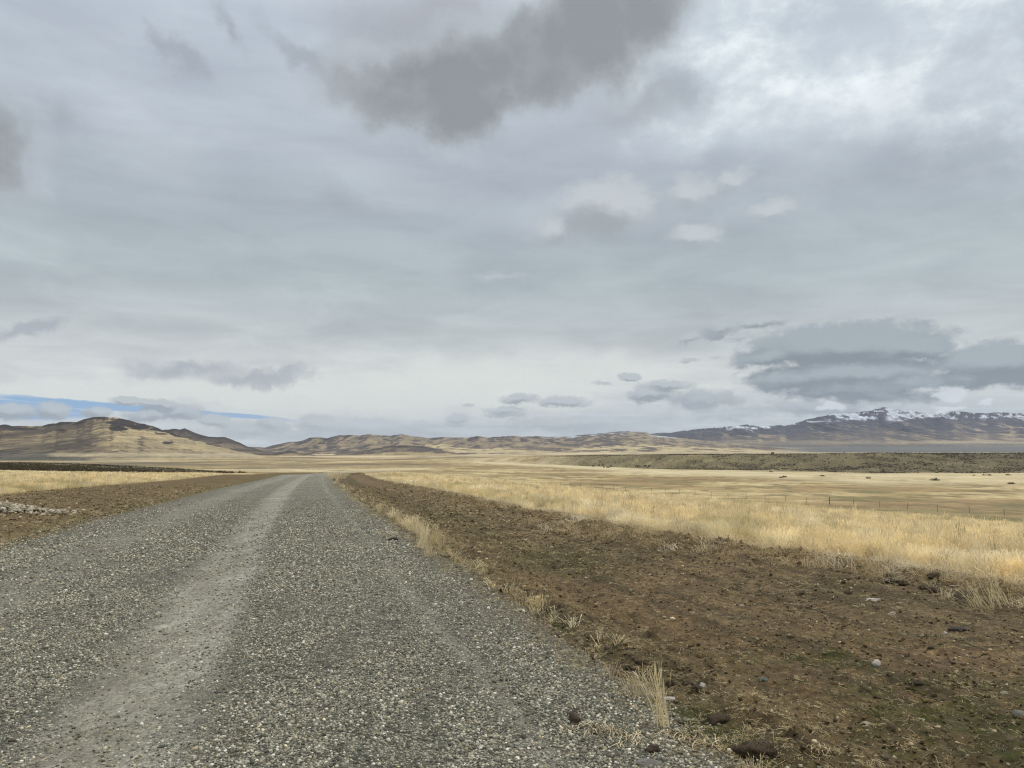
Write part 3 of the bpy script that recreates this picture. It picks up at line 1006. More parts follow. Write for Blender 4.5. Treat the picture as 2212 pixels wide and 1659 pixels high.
def build_gravel():
    X, Y = polar(760000, 3.1, 34, -47, 26, 1.35)
    o = off_road(X, Y)
    r = np.hypot(X, Y)
    w1 = fbm(X / 1.2, Y / 3.2, 3, 170) * .2
    tr = np.maximum.reduce([np.exp(-(np.abs(o + 3.35 + w1) / .60) ** 4), .85 * np.exp(-(np.abs(o + 5.7 + w1) / .5) ** 4), .7 * np.exp(-((o + 1.05 + .3 * w1) / .12) ** 2)])
    dens = (1 - .80 * tr) * sst(-o, -.35, .7) * (1 - sst(-o, 7.2, 8.1)) * np.clip(.65 + 1.2 * fbm(X / .8, Y / 1.6, 3, 175), .15, 1)
    dens = dens * (1 - .9 * sst(r + 4 * fbm(X / 3, Y / 3, 2, 171), 16, 34))
    keep = RNG.random(len(X)) < dens
    X, Y, r = X[keep], Y[keep], r[keep]
    n = len(X)
    d = .0065 + .0105 * RNG.random(n) ** 2.4 + .010 * (RNG.random(n) > .985)
    d = d * np.clip(r / 9, .92, 1.5)
    Z = top_z(X, Y) + d * .12
    rot = np.stack([RNG.normal(0, .35, n), RNG.normal(0, .35, n), RNG.uniform(0, 6.28, n)], 1)
    scl = np.stack([d * 1.9, d * 1.9, d * 1.6], 1)
    scatter('gravel', np.stack([X, Y, Z], 1), rot, scl, stone_tint(n), RNG.integers(0, 6, n), STONES, 'loose mixed grey gravel lying on the road')


build_gravel()

# litter on the verges: pebbles, crumbs of soil, straw bits
def straw_bit(name, seed):
    r = random.Random(seed)
    V, F = [], []
    for j in range(5):
        bx, by, a = r.uniform(-.05, .05), r.uniform(-.05, .05), r.uniform(0, 3.14)
        L, cv = r.uniform(.02, .07), r.uniform(-.006, .006)
        k = len(V)
        for i in range(4):
            t = i / 3 - .5
            x, y = bx + math.cos(a) * L * t - math.sin(a) * cv * (1 - 4 * t * t), by + math.sin(a) * L * t + math.cos(a) * cv * (1 - 4 * t * t)
            z = .004 + .012 * r.random()
            V += [(x - math.sin(a) * .0013, y + math.cos(a) * .0013, z), (x + math.sin(a) * .0013, y - math.cos(a) * .0013, z + .001)]
        for i in range(3):
            F.append((k + 2 * i, k + 2 * i + 1, k + 2 * i + 3, k + 2 * i + 2))
    return raw_mesh(name, V, F, M_GRASS, False)


def build_litter():
    X, Y = polar(300000, 3.0, 60, -48, 46, 1.15)
    o = off_road(X, Y)
    b = border(Y)
    keep = ((o > -.1) & (o < b + .5)) | ((o < -7.5) & (o > -16.4) & (RNG.random(len(X)) < .5))
    keep &= RNG.random(len(X)) < np.clip(.5 + fbm(X / .9, Y / .9, 3, 181), .1, 1)
    X, Y = X[keep], Y[keep]
    n = len(X)
    r = np.hypot(X, Y)
    d = (.006 + .016 * RNG.random(n) ** 3 + .02 * (RNG.random(n) > .99)) * np.clip(r / 10, 1, 2.2)
    Z = top_z(X, Y) + d * .2
    t = RNG.random(n)
    tint = np.where((t < .84)[:, None], np.array((.090, .063, .027)) * RNG.uniform(.4, 1.7, (n, 1)), stone_tint(n, 1.0))
    rot = np.stack([RNG.normal(0, .4, n), RNG.normal(0, .4, n), RNG.uniform(0, 6.28, n)], 1)
    scl = np.stack([d * 2, d * 2, d * 1.8], 1)
    scatter('soil_crumbs', np.stack([X, Y, Z], 1), rot, scl, tint, RNG.integers(0, 6, n), STONES, 'soil crumbs and pebbles on the bare verges')
    # dry straw bits
    X, Y = polar(330000, 3.0, 60, -46, 46, 1.2)
    o = off_road(X, Y)
    b = border(Y)
    p = np.where((o > -.35) & (o < b + .5), .45, 0) + .6 * np.exp(-((o - .15) / .35) ** 2) + np.where(o < b + .5, sst(o - b, -1.8, -.2), 0)
    p = np.maximum(p, np.where((o < -7.4) & (o > -16.4), .25, 0))
    p = p * np.clip(.6 + 1.4 * fbm(X / .7, Y / .7, 3, 188), .05, 1.2)
    keep = RNG.random(len(X)) < p
    X, Y = X[keep], Y[keep]
    n = len(X)
    Z = top_z(X, Y) + .002
    rot = np.stack([RNG.normal(0, .15, n), RNG.normal(0, .15, n), RNG.uniform(0, 6.28, n)], 1)
    scl = np.repeat((RNG.uniform(.45, 1.05, n) * np.clip(np.hypot(X, Y) / 9, 1, 2.2))[:, None], 3, 1)
    tint = np.array((.44, .36, .20)) * RNG.uniform(.25, 1.5, (n, 1))
    scatter('straw_litter', np.stack([X, Y, Z], 1), rot, scl, tint, RNG.integers(0, 5, n), [straw_bit('straw_bit', 300 + i) for i in range(5)], 'short bits of dead straw strewn on the verge')
    # small green and brown sprouts
    X, Y = polar(60000, 3.0, 24, -20, 46, 1.1)
    o = off_road(X, Y)
    f = patches(X, Y, GREEN) + .9 * np.exp(-((o + .02) / .13) ** 2) * sst(fbm(X / .7, Y / .7, 2, 99), .0, .22) * (Y < 9)
    keep = (RNG.random(len(X)) < f * (.5 + fbm(X / .3, Y / .3, 2, 191))) & (o > -.3) & (o < border(Y))
    X, Y = X[keep], Y[keep]
    n = len(X)
    Z = top_z(X, Y)
    sp = [tuft_mesh('sprout', 500 + i, 9, .035, .025, .0022, .8, False) for i in range(4)]
    rot = np.stack([RNG.normal(0, .2, n), RNG.normal(0, .2, n), RNG.uniform(0, 6.28, n)], 1)
    scl = np.repeat(RNG.uniform(.6, 1.3, n)[:, None], 3, 1)
    tint = np.array((.10, .12, .026)) * RNG.uniform(.6, 1.5, (n, 1))
    scatter('green_sprouts', np.stack([X, Y, Z], 1), rot, scl, tint, RNG.integers(0, 4, n), sp, 'short green grass sprouting on the bare verge')


build_litter()


# thin line of dead grass along the road edge and at the mown margin
def build_edge_grass():
    X, Y = polar(110000, 3.2, 60, -48, 46, 1.1)
    o = off_road(X, Y)
    b = border(Y)
    row = np.exp(-((o - .02 - .1 * pnoise(Y / .8, Y * 0, 7)) / .09) ** 2) * np.where((Y > 12.2) & (Y < 23), .4, np.where(Y > 23, .25 * (pnoise(Y / 2.5, Y * 0, 8) > -.1), .10 * (pnoise(Y / .5, Y * 0, 9) > .1)))
    mar = np.exp(-((o - b + .35) / .45) ** 2) * .5 * (pnoise(X / .8, Y / .8, 10) > -.05)
    mar = np.maximum(mar, np.exp(-((o - b + .75) / .7) ** 2) * (Y < 20) * sst(fbm(X / .6, Y / .6, 3, 167), -.12, .2) * 1.0)
    lft = np.exp(-((o + 7.9) / .25) ** 2) * .35 * (pnoise(X / .9, Y / .9, 12) > .05) * np.exp(-((o + 7.9) / .5) ** 2)
    keep = RNG.random(len(X)) < row + mar + lft
    X, Y, o, row_, mar_ = X[keep], Y[keep], o[keep], row[keep], mar[keep]
    n = len(X)
    Z = top_z(X, Y) - .01
    hs = np.where(o > 2, RNG.uniform(.12, .38, n), np.where(o < -5, RNG.uniform(.12, .22, n), np.interp(Y, [3, 10, 12.5, 13.5, 18, 24, 60], [.18, .25, .55, .75, .55, .4, .35]) * RNG.uniform(.6, 1.2, n)))
    lie = np.where((o > 2) & (RNG.random(n) < .6), 1.1, .2)
    rot = np.stack([RNG.normal(0, 1, n) * lie, RNG.normal(.15, 1, n) * lie, RNG.uniform(0, 6.28, n)], 1)
    w = np.where(o > 2, 1.0, .55) * RNG.uniform(.7, 1.1, n)
    kinds = [tuft_mesh('thin_tuft', 600 + i, 16, .50, .10, .0045, .35) for i in range(5)]
    scatter('margin_grass', np.stack([X, Y, Z], 1), rot, np.stack([w, w, hs], 1), straw_tint(X, Y, (.62, .49, .29)), RNG.integers(0, 5, n), kinds, 'dead grass growing along the edge of the road')


build_edge_grass()


# sagebrush on the bench and on the left
def bush_mesh(name, seed, mat=None, n=120):
    r = random.Random(seed)
    V, F = [], []
    for i in range(n):
        a, e = r.uniform(0, 6.283), math.asin(r.random())
        rad = r.uniform(.55, 1.0) * (.8 + .35 * math.sin(3 * a + seed))
        c = Vector((math.cos(a) * math.cos(e) * .5, math.sin(a) * math.cos(e) * .5, .08 + math.sin(e) * .62)) * rad
        d = Vector((r.gauss(0, 1), r.gauss(0, 1), r.gauss(.5, 1))).normalized()
        t = d.orthogonal().normalized()
        L, w = r.uniform(.12, .22), r.uniform(.05, .10)
        k = len(V)
        V += [c - t * w, c + t * w, c + d * L + t * w * .4, c + d * L - t * w * .4]
        F.append((k, k + 1, k + 2, k + 3))
    return raw_mesh(name, V, F, mat or M_BUSH, False)


def build_brush():
    ks = [bush_mesh('bush_kind', 700 + i, n=46) for i in range(4)]
    X, Y = polar(120000, 480, 2000, -8, 48, 1.9)
    T = X / Y
    yb = np.interp(T, [-.25, -.02, .094, .204, .319, .46, .67, 1.5], [2600, 1150, 820, 640, 600, 505, 515, 600])
    n_a, n_b = fbm(X / 23, Y / 23, 4, 40), fbm(X / 75, Y / 75, 4, 44)
    p = sst(Y, yb - 5, yb + 12) * (1 - sst(Y, yb * 1.8, yb * 2.3)) * sst(T, .0, .12)
    p = p * (.10 + .95 * sst(n_b + .9 * n_a + .35 * fbm(X / 10, Y / 10, 2, 200) + .25 * (T - .25), -.12, .18)) * np.interp(T, [0, .12, .3], [.3, .6, 1.0])
    keep = RNG.random(len(X)) < p
    X1, Y1 = X[keep], Y[keep]
    X, Y = polar(46000, 145, 480, -48, -13, 1.7)
    T = X / Y
    p = sst(-T, .33, .45) * sst(Y, 140, 150) * (1 - sst(Y, 420, 470)) * (.25 + .75 * sst(fbm(X / 20, Y / 20, 3, 204), -.2, .2))
    keep = RNG.random(len(X)) < p
    X, Y = np.concatenate([X1, X[keep]]), np.concatenate([Y1, Y[keep]])
    n = len(X)
    T_all = X
    Z = base_height(X, Y) - .05
    s = RNG.uniform(.6, 1.6, n) * np.where(T_all > 0, .95, .62)
    rot = np.stack([np.zeros(n), np.zeros(n), RNG.uniform(0, 6.28, n)], 1)
    tint = np.array((.082, .066, .038)) * RNG.uniform(.6, 1.5, (n, 1))
    scatter('distant_brush', np.stack([X, Y, Z], 1), rot, np.stack([s, s, s * .8], 1), tint, RNG.integers(0, 4, n), ks, 'dark sagebrush covering the low benches')


build_brush()


# ------------------------------------------------------------------ hills and mountains
def hill(name, prof_px, Yr, Yf, foot_v, tone, cols=500, rows=90, back=.35, gully=.30, gscale=1.0, seed=0, power=1.25, rough=.02):
    """a range whose crest runs at distance Yr; slopes fall to a foot at Yf and away behind"""
    pu = np.array([p[0] for p in prof_px], float)
    pv = np.array([p[1] for p in prof_px], float)
    u = np.linspace(pu[0], pu[-1], cols)
    v = np.interp(u, pu, pv)
    ax = np.array([ray(a, b)[0] for a, b in zip(u, v)])
    sl = np.array([ray(a, b)[1] for a, b in zip(u, v)])
    yr = np.interp(u, [p[0] for p in Yr], [p[1] for p in Yr]) if not np.isscalar(Yr) else np.full(cols, float(Yr))
    yr = yr * (1 + .03 * fbm(u / 60 * gscale, u * 0, 3, seed + 5))
    yf = np.interp(u, [p[0] for p in Yf], [p[1] for p in Yf]) if not np.isscalar(Yf) else np.full(cols, float(Yf))
    zr = CAM_H + sl * yr
    t = np.concatenate([np.linspace(0, 1, rows), 1 + back * np.linspace(0, 1, 22)[1:]])
    Tm, A = np.meshgrid(t, ax, indexing='ij')
    U = np.broadcast_to(u, Tm.shape)
    YR, YF, ZR = (np.broadcast_to(q, Tm.shape) for q in (yr, yf, zr))
    Yc = YF + (YR - YF) * Tm
    X = A * Yc
    zb = base_height(X, Yc) - 2.0
    H = np.maximum(ZR - zb, 0.5)
    up = np.clip(Tm, 0, 1)
    down = np.clip((Tm - 1) / back, 0, 1)
    shape = up ** power * (1 - sst(down, 0, 1))
    L = (YR - YF)
    wx, wy = X / L, Yc / L
    wp = fbm(wx * 2 * gscale, wy * 2 * gscale, 3, seed + 1) * .35
    spur = ridged((wx * 2.6 + wp) * gscale * 2, (wy * .5 + .3 * wp) * gscale * 2, 5, seed + 2, .55)      # 0..1, crests = spurs
    env = up * (1 - up ** 6) + .25 * down
    shape = shape * (1 - gully * (1 - spur) * env * 1.7)
    shape = shape + rough * fbm(wx * 9, wy * 9, 4, seed + 7) * (env + .15) * np.clip(H / H.max(), .15, 1)
    lim = sst(up, 0, .06)
    Z = zb + H * np.maximum(shape, 0) * lim - (1 - lim) * 3 - down * 6
    # keep the crest as the skyline: what lies in front may not rise above the crest's line of sight
    cap = CAM_H + (ZR - CAM_H) * (Yc / YR) - .004 * H * (up < 1)
    Z = np.where((Tm < 1), np.minimum(Z, cap), Z)
    asp = np.gradient(Z, axis=1) / np.gradient(X, axis=1)
    k = max(3, cols // 160)
    asp = np.apply_along_axis(lambda q: np.convolve(q, np.ones(k) / k, 'same'), 1, asp)
    asp = asp / (np.percentile(np.abs(asp), 80) + 1e-6)                   # <0: slope faces right (painted sunlit), >0: faces left (painted shaded)
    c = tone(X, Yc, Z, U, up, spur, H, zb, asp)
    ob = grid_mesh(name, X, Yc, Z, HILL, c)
    return tag(ob, None, None, None, 'structure')


TAN, TANP = (.44, .345, .19), (.54, .445, .26)
BRUSH, ROCK, SNOW = (.135, .118, .10), (.046, .038, .037), (.64, .69, .76)


def pxblob(U, V, lst):
    f = np.zeros(U.shape)
    for (u, v, ru, rv, w) in lst:
        f = np.maximum(f, w * np.exp(-(((U - u) / ru) ** 2 + ((V - v) / rv) ** 2)))
    return f


def rowv(Z, Y):
    return 455 - (Z - CAM_H) / Y * 769


def tone_left(X, Y, Z, U, up, spur, H, zb, asp):
    V = rowv(Z, Y)
    n1, n2, n3 = fbm((X + .8 * Z) / 95, Z / 26 + Y / 700, 5, 220), fbm(X / 45, Z / 12, 4, 224), fbm(X / 300, Z / 60, 3, 228)
    c = np.zeros(X.shape + (3,)) + np.array(TAN)
    c = mixc(c, TANP, sst(n1, 0, .3) * .7)
    n4 = fbm((X + 2.2 * Z) / 38, Z / 7, 4, 226)
    br = sst(U + 30 * n1, 112, 88) * .75 + .25 * sst(.62 - spur, 0, .2)  # brush on the left flank, plus shade painted into the gullies
    c = mixc(c, (.070, .058, .052), np.clip(br, 0, 1) * (.55 + .45 * sst(n2 + n4, -.3, .15)))
    c = mixc(c, (.085, .068, .055), sst(n4 + .4 * n1, .16, .32) * .75)
    c = mixc(c, (.36, .29, .17), sst(U, 70, 30) * sst(V, 428, 436) * sst(n2 + n1, -.05, .25) * .7)
    c = mixc(c, (.13, .105, .08), sst(n1 + .6 * n2, .14, .36) * .75)
    rk = sst(up + .10 * n2, .955, .99)
    rk = np.maximum(rk, pxblob(U, V, [(122, 423, 16, 4.2, 1.2), (118, 429, 12, 2.5, 1.1), (140, 427, 14, 2.8, 1.2), (60, 423, 14, 1.5, 1.1), (10, 427, 14, 2.5, 1.1), (20, 429, 22, 2, .8), (48, 426, 9, 2, 1),
                                      (62, 431, 7, 1.6, .9), (168, 443, 6, 1.5, 1.1), (160, 434, 12, 1.2, .8), (95, 418.5, 16, 1.4, 1.1), (85, 429, 6, 1.5, .7)]) * (.8 + .9 * n2))
    c = mixc(c, (.10, .082, .062), sst(.56 - spur - .2 * n4, 0, .12) * sst(up, .15, .4) * .75)  # gully shade painted into the tone
    c = mixc(c, (.095, .08, .062), sst(asp + 1.1 * n4, .3, .9) * sst(up, .1, .35) * .7)  # shade painted on slopes facing left, away from the sun
    c = mixc(c, TANP, sst(-asp + n4, .2, .9) * sst(U, 95, 125) * .6)  # sunlit tan painted on slopes facing right
    c = mixc(c, ROCK, sst(rk, .34, .5))
    dk = sst(V, 450, 456) * sst(U + 60 * n3, 210, 60)
    c = mixc(c, (.12, .115, .095), dk * .8)
    c = mixc(c, (.55, .46, .30), sst(V, 452.5, 454.5) * sst(U, 45, 60) * (1 - sst(V, 456, 457.5)) * .9)
    c = mixc(c, TANP, sst(V, 456.5, 458.5) * sst(U, 80, 110) * .8)
    return c


def tone_mid(X, Y, Z, U, up, spur, H, zb, asp):
    V = rowv(Z, Y)
    n1, n2 = fbm((X + Z) / 170, Z / 38 + Y / 1500, 5, 240), fbm(X / 110, Z / 18, 4, 244)
    c = np.zeros(X.shape + (3,)) + np.array((.34, .27, .17))
    n4 = fbm((X + 2.5 * Z) / 95, Z / 15, 4, 246)
    c = mixc(c, (.105, .088, .080), sst(n2 + .4 * n1, -.08, .18) * .8)
    c = mixc(c, (.070, .060, .060), sst(n4, .12, .28) * .65)
    c = mixc(c, (.085, .074, .072), sst(.56 - spur, 0, .14) * .65)  # gullies darkened in colour to stand for their shade
    c = mixc(c, (.12, .105, .10), sst(up, .5, .9) * .5)
    c = mixc(c, (.075, .066, .068), sst(asp + .8 * n4, .1, .7) * .75)  # left-facing sides coloured dark as shaded
    c = mixc(c, (.37, .30, .19), sst(-asp + .8 * n4, .2, .8) * .6)  # right-facing sides coloured pale as sunlit
    c = mixc(c, ROCK, sst(up + .15 * n2, .985, 1.03) * .85)
    c = mixc(c, SNOW, sst(up, .80, .93) * sst(n2 + .5 * (spur - .5), .10, .3) * sst(U, 320, 350) * (Z > 150) * .8)
    return c


def tone_rock(X, Y, Z, U, up, spur, H, zb, asp):
    n1, n2 = fbm(X / 90, Z / 22, 4, 250), fbm(X / 50, Z / 9, 4, 254)
    c = np.zeros(X.shape + (3,)) + np.array((.105, .088, .076))
    c = mixc(c, (.30, .24, .15), sst(n2 + n1, -.05, .25) * .55 * sst(.95 - up, 0, .3))
    c = mixc(c, TAN, sst(.32 - up + .2 * n1, 0, .15) * .85)
    c = mixc(c, ROCK, sst(up, .86, .97) * .7)
    return c


def tone_tan(X, Y, Z, U, up, spur, H, zb, asp):
    n1, n2 = fbm((X - Z) / 150, Z / 26 + Y / 900, 5, 260), fbm(X / 90, Z / 11, 4, 264)
    c = np.zeros(X.shape + (3,)) + np.array(TANP)
    c = mixc(c, (.10, .086, .075), sst(asp + .9 * n2, .3, .9) * sst(up, .2, .5) * .7)  # painted shade on the sides turned from the sun
    c = mixc(c, (.20, .155, .105), sst(n1 + .5 * n2, -.02, .25) * .8)
    c = mixc(c, (.11, .095, .085), sst(n1 * .8 + .7 * n2, .16, .3) * .85)
    c = mixc(c, (.10, .085, .075), sst(up, .93, 1) * sst(n1, -.1, .2) * .8)
    return c


def tone_snow(X, Y, Z, U, up, spur, H, zb, asp):
    V = rowv(Z, Y)
    n1, n2, n3 = fbm((X - .8 * Z) / 330, Z / 120 + Y / 3000, 5, 270), fbm((X - .5 * Z) / 100, Z / 52, 5, 274, .65), fbm(X / 900, Z / 260, 3, 278)
    c = np.zeros(X.shape + (3,)) + np.array((.150, .125, .098))
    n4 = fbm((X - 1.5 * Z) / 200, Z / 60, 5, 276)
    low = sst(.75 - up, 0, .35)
    c = mixc(c, (.31, .245, .155), sst(-asp + .8 * n4 + .5 * n1, -.1, .5) * (.65 + .35 * low))  # lit ridges put into the colour where slopes face right
    c = mixc(c, (.052, .054, .070), sst(asp + 1.0 * n4 + .5 * n1, .0, .6) * (.92 - .35 * low))  # bluish shade painted on left-facing slopes
    c = mixc(c, (.060, .058, .070), sst(.58 - spur + .2 * n4, 0, .12) * .75)  # bluish gully shade, painted in
    c = mixc(c, (.042, .044, .062), sst(up + .25 * n1 + .25 * n4, .62, .85) * sst(1060 - U, 0, 60) * .7)
    c = mixc(c, (.38, .30, .20), sst(U + 40 * n1, 950, 985) * sst(V, 421, 427) * sst(-asp + n4, -.6, .4) * .7)  # more painted sunlit tan on right-facing slopes
    c = mixc(c, (.40, .33, .215), sst(V + 2.5 * n1, 439.5, 441.5) * (.4 + .6 * sst(n3, -.1, .1)) * .85)
    c = mixc(c, (.10, .10, .10), sst(V + 1.5 * n3, 443.2, 444.6) * .7)
    line = np.interp(U, [690, 760, 800, 850, 890, 930, 1024], [428, 429, 423, 419, 420.5, 417.5, 418.5])
    sn = sst(line + 3.5 * n1 + 5 * n2 - V, -1.2, 1.5) * sst(n2 + .55 * n1 + .45 * (spur - .6) + np.interp(U, [690, 790, 800, 860, 878, 881, 885, 888, 900, 925, 935, 1024], [.2, .05, .02, .06, .02, -.25, -.25, .2, .25, .12, .05, .06]), .02, .18)
    sn = np.maximum(sn, pxblob(U, V, [(893, 414, 4.5, 5, 1.2), (889, 419, 4, 3, 1.0), (906, 415, 9, 2.5, .8)]) * (1 + .9 * n2))
    c = mixc(c, (.040, .040, .058), sst(line + 5 - V, 0, 4) * (1 - np.clip(sn, 0, 1)) * .8)
    c = mixc(c, SNOW, np.clip(sn, 0, 1) * (.72 + .28 * sst(n2, -.1, .25)))
    return c


P_LEFT = [(-150, 432), (-60, 428), (-20, 426), (0, 425), (6, 424.3), (12, 426), (24, 426), (42, 425.8), (48, 424), (56, 423.6), (60, 421.9), (77, 422), (84, 419), (94, 417), (104, 416.7), (111, 417.6), (114.5, 417.2),
          (126.6, 419.5), (138.6, 423), (153, 426), (163, 430.3), (181, 436.4), (205, 442.4), (229, 449), (267, 456.5), (300, 459.5)]
P_LEFT2 = [(140, 440), (158, 431), (165, 430), (173.6, 429), (180, 429.8), (184.4, 428.3), (188, 429.7), (193, 432), (205, 435.8), (212, 437), (225.4, 437), (236, 441.2), (247, 446), (255.6, 448.6), (268, 452), (290, 457)]
P_MID = [(236, 452), (250, 446.6), (265.7, 447.2), (274, 444.8), (286, 442.4), (300.6, 441.2), (310, 437.6), (315, 437.2), (327, 438.2), (340, 435.4), (352.5, 435), (360, 435.8), (369, 434), (376.6, 435.2), (390, 435.8),
         (399.5, 433.7), (405.5, 435), (419, 437), (431, 437.8), (443, 436.9), (455, 437.6), (466, 437.6), (479, 436), (489, 437.6), (503, 436.4), (517, 435.8), (530, 438), (560, 442), (600, 448)]
P_MID2 = [(470, 447), (485, 444), (500, 438.9), (518, 437), (536, 436), (550, 437), (567.5, 436.4), (584, 434.6), (602.5, 433), (618, 431.6), (628, 431), (634, 431.9), (647, 432.5), (650.7, 434.6), (670, 437), (700, 440), (760, 446), (830, 452)]
P_FARSNOW = [(560, 440), (600, 437), (640, 436), (652, 433.6), (656.7, 433), (666, 432.5), (672, 433.8), (700, 436), (760, 438)]
P_RIGHT = [(600, 449), (640, 440), (667, 433), (684.5, 430.3), (699, 428.9), (717, 427), (735, 425.8), (747, 424.9), (757, 426.1), (766.7, 426.5), (772, 425.6), (778, 424.3), (785, 425.8), (797, 422.5), (811.5, 418.3), (825, 415.9),
           (834.5, 413.7), (841.7, 413.7), (850, 412.6), (860, 411.7), (871.8, 410.5), (881.5, 407.8), (885, 407.1), (888.7, 408), (897, 409.3), (914, 410.5), (923.7, 412.9), (931, 414.7), (943, 413.5), (952.6, 411.4),
           (961, 411.9), (974, 412.9), (986, 413), (1003, 411.7), (1016.5, 412.9), (1024, 413.2), (1060, 416), (1100, 421), (1180, 418), (1260, 428)]
# the crests' small roughness
def jag(P, a, seed):
    out = []
    for i in range(len(P) - 1):
        (u0, v0), (u1, v1) = P[i], P[i + 1]
        k = max(1, int((u1 - u0) / 2.5))
        for j in range(k):
            u = u0 + (u1 - u0) * j / k
            out.append((u, v0 + (v1 - v0) * j / k + a * float(fbm(np.array([u / 7.0]), np.array([seed * 1.3]), 3, seed)[0])))
    return out + [P[-1]]


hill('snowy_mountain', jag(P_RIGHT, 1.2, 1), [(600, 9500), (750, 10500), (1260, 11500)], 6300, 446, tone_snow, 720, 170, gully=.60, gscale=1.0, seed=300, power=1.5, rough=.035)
hill('far_range', jag(P_FARSNOW, 1.0, 2), 14000, 11500, 440, tone_snow, 200, 40, seed=310)
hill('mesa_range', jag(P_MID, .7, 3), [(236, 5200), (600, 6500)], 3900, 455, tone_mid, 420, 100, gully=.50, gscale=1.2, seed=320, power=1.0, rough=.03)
hill('long_ridge', jag(P_MID2, .6, 4), 7200, 4700, 450, tone_mid, 330, 80, gully=.30, gscale=1.4, seed=330, power=1.0, rough=.03)
hill('rocky_hill', jag(P_LEFT2, 1.0, 5), 3300, 2500, 456, tone_rock, 260, 70, gully=.22, gscale=1.4, seed=340, power=.9, rough=.04)
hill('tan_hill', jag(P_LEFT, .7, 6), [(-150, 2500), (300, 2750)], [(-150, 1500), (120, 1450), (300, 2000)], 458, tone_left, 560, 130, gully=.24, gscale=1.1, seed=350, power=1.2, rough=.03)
hill('low_knoll', jag([(262, 456), (276, 453), (284, 451.5), (292, 451), (300, 453), (308, 453.6), (318, 456)], .5, 7), 3000, 2750, 456, tone_rock, 90, 30, seed=360, power=.7)
hill('dark_foothill', jag([(320, 458), (332, 455), (345, 452.5), (362, 451), (380, 447.8), (390, 446), (404, 445.4), (420, 446), (440, 449), (455, 452), (480, 456)], .6, 8), 3600, 3050, 456, tone_rock, 220, 50, gully=.25, gscale=1.3, seed=370, power=.8)
hill('tan_foothill', jag([(395, 455), (415, 448.5), (424, 444.5), (440, 443.5), (452, 445), (465, 448), (480, 449), (500, 448), (540, 449.5), (560, 452), (600, 455)], .6, 9), 4300, 3300, 455, tone_tan, 260, 50, gully=.25, gscale=1.2, seed=380, power=.8)
hill('rolling_foothill', jag([(470, 452), (483, 446), (500, 443.5), (517, 442.5), (536, 443.5), (560, 446), (585, 446.5), (610, 444), (640, 443), (670, 445), (700, 446.5), (760, 449.5), (815, 453)], .7, 10), 5600, 4000, 452, tone_tan, 300, 60, gully=.30, gscale=1.6, seed=390, power=.8, rough=.05)


# ------------------------------------------------------------------ haze
def build_haze():
    m, g = mat_new('haze_air')
    v = g.n('ShaderNodeVolumePrincipled')
    v.inputs['Color'].default_value = (.72, .82, 1.0, 1)
    v.inputs['Density'].default_value = 2.0e-5
    v.inputs['Anisotropy'].default_value = .2
    g.n('ShaderNodeOutputMaterial', ins={'Volume': v.outputs[0]})
    x0, x1, y0, y1, z0, z1 = -17500, 17500, -17500, 17500, -30, 880
    V = [(x, y, z) for x in (x0, x1) for y in (y0, y1) for z in (z0, z1)]
    F = [(0, 1, 3, 2), (4, 6, 7, 5), (0, 4, 5, 1), (2, 3, 7, 6), (0, 2, 6, 4), (1, 5, 7, 3)]
    tag(link('haze', raw_mesh('haze', V, F, m, False)), 'thin air haze over the plain', None, None, 'stuff')


build_haze()
# ------------------------------------------------------------------ heap of pale crushed rock at the left
def build_heap():
    u0, v0 = 10, 513
    cx, cy, cz = hit(u0, v0)
    n = 1500
    a = RNG.normal(0, 1, n)
    b = RNG.normal(0, 1, n)
    X = cx - .9 + a * .95
    Y = cy + b * .75 + .12 * a
    h = .34 * np.exp(-(((X - cx + .9) / 1.5) ** 2 + ((Y - cy) / .9) ** 2))
    Z = top_z(X, Y) + h * RNG.uniform(.55, 1.0, n)
    d = RNG.uniform(.035, .10, n)
    rot = np.stack([RNG.normal(0, .6, n), RNG.normal(0, .6, n), RNG.uniform(0, 6.28, n)], 1)
    tint = np.array((.42, .37, .27)) * RNG.uniform(.25, 1.25, (n, 1))
    ks = [stone_mesh('crushed_rock', 800 + i, .7, 1, .2, None, True) for i in range(5)]
    scatter('crushed_rock', np.stack([X, Y, Z], 1), rot, np.stack([d * 2, d * 2, d * 1.8], 1), tint, RNG.integers(0, 5, n), ks, 'heap of pale crushed rock on the bare dirt left of the road')


build_heap()

# ------------------------------------------------------------------ single stones and clods
M_WHITE = m_plain('white_quartz', (.36, .33, .27), (.58, .54, .47), 30)
M_TANST = m_plain('tan_stone', (.24, .20, .14), (.38, .33, .25), 30)
M_GREYST = m_plain('grey_stone', (.13, .125, .11), (.25, .235, .20), 30)
M_SLATE = m_plain('slate_stone', (.075, .08, .065), (.14, .145, .12), 30)
M_LAVA = m_plain('dark_lava', (.022, .018, .016), (.060, .048, .040), 40)
M_BROWN = m_plain('brown_rock', (.050, .035, .026), (.11, .08, .06), 35)
M_CLOD = m_plain('dirt_clod', (.045, .032, .019), (.12, .088, .052), 22, .95, .02)
M_PINK = m_plain('pinkish_stone', (.26, .19, .15), (.36, .28, .22), 30)


def rock(u, v, wpx, mat, label, cat='rock', name='rock', flat=.6, seed=0, elong=1.0, rz=None, angular=True, group=None, sink=.25):
    x, y, z = hit(u, v)
    z = float(top_z(np.array([x]), np.array([y]))[0])
    w = .55 * wpx * y / FPX
    me = stone_mesh(name, 900 + seed, flat, 3, .16, mat, angular and mat != M_CLOD, .75 if mat == M_CLOD else .12)
    o = link(name, me)
    k = w / .5
    o.scale = (k * elong, k / elong ** .5, k)
    o.rotation_euler = (random.uniform(-.2, .2), random.uniform(-.2, .2), random.uniform(0, 6) if rz is None else rz)
    o.location = (x, y, z + w * flat * (.42 - sink))
    return tag(o, label, cat, group)


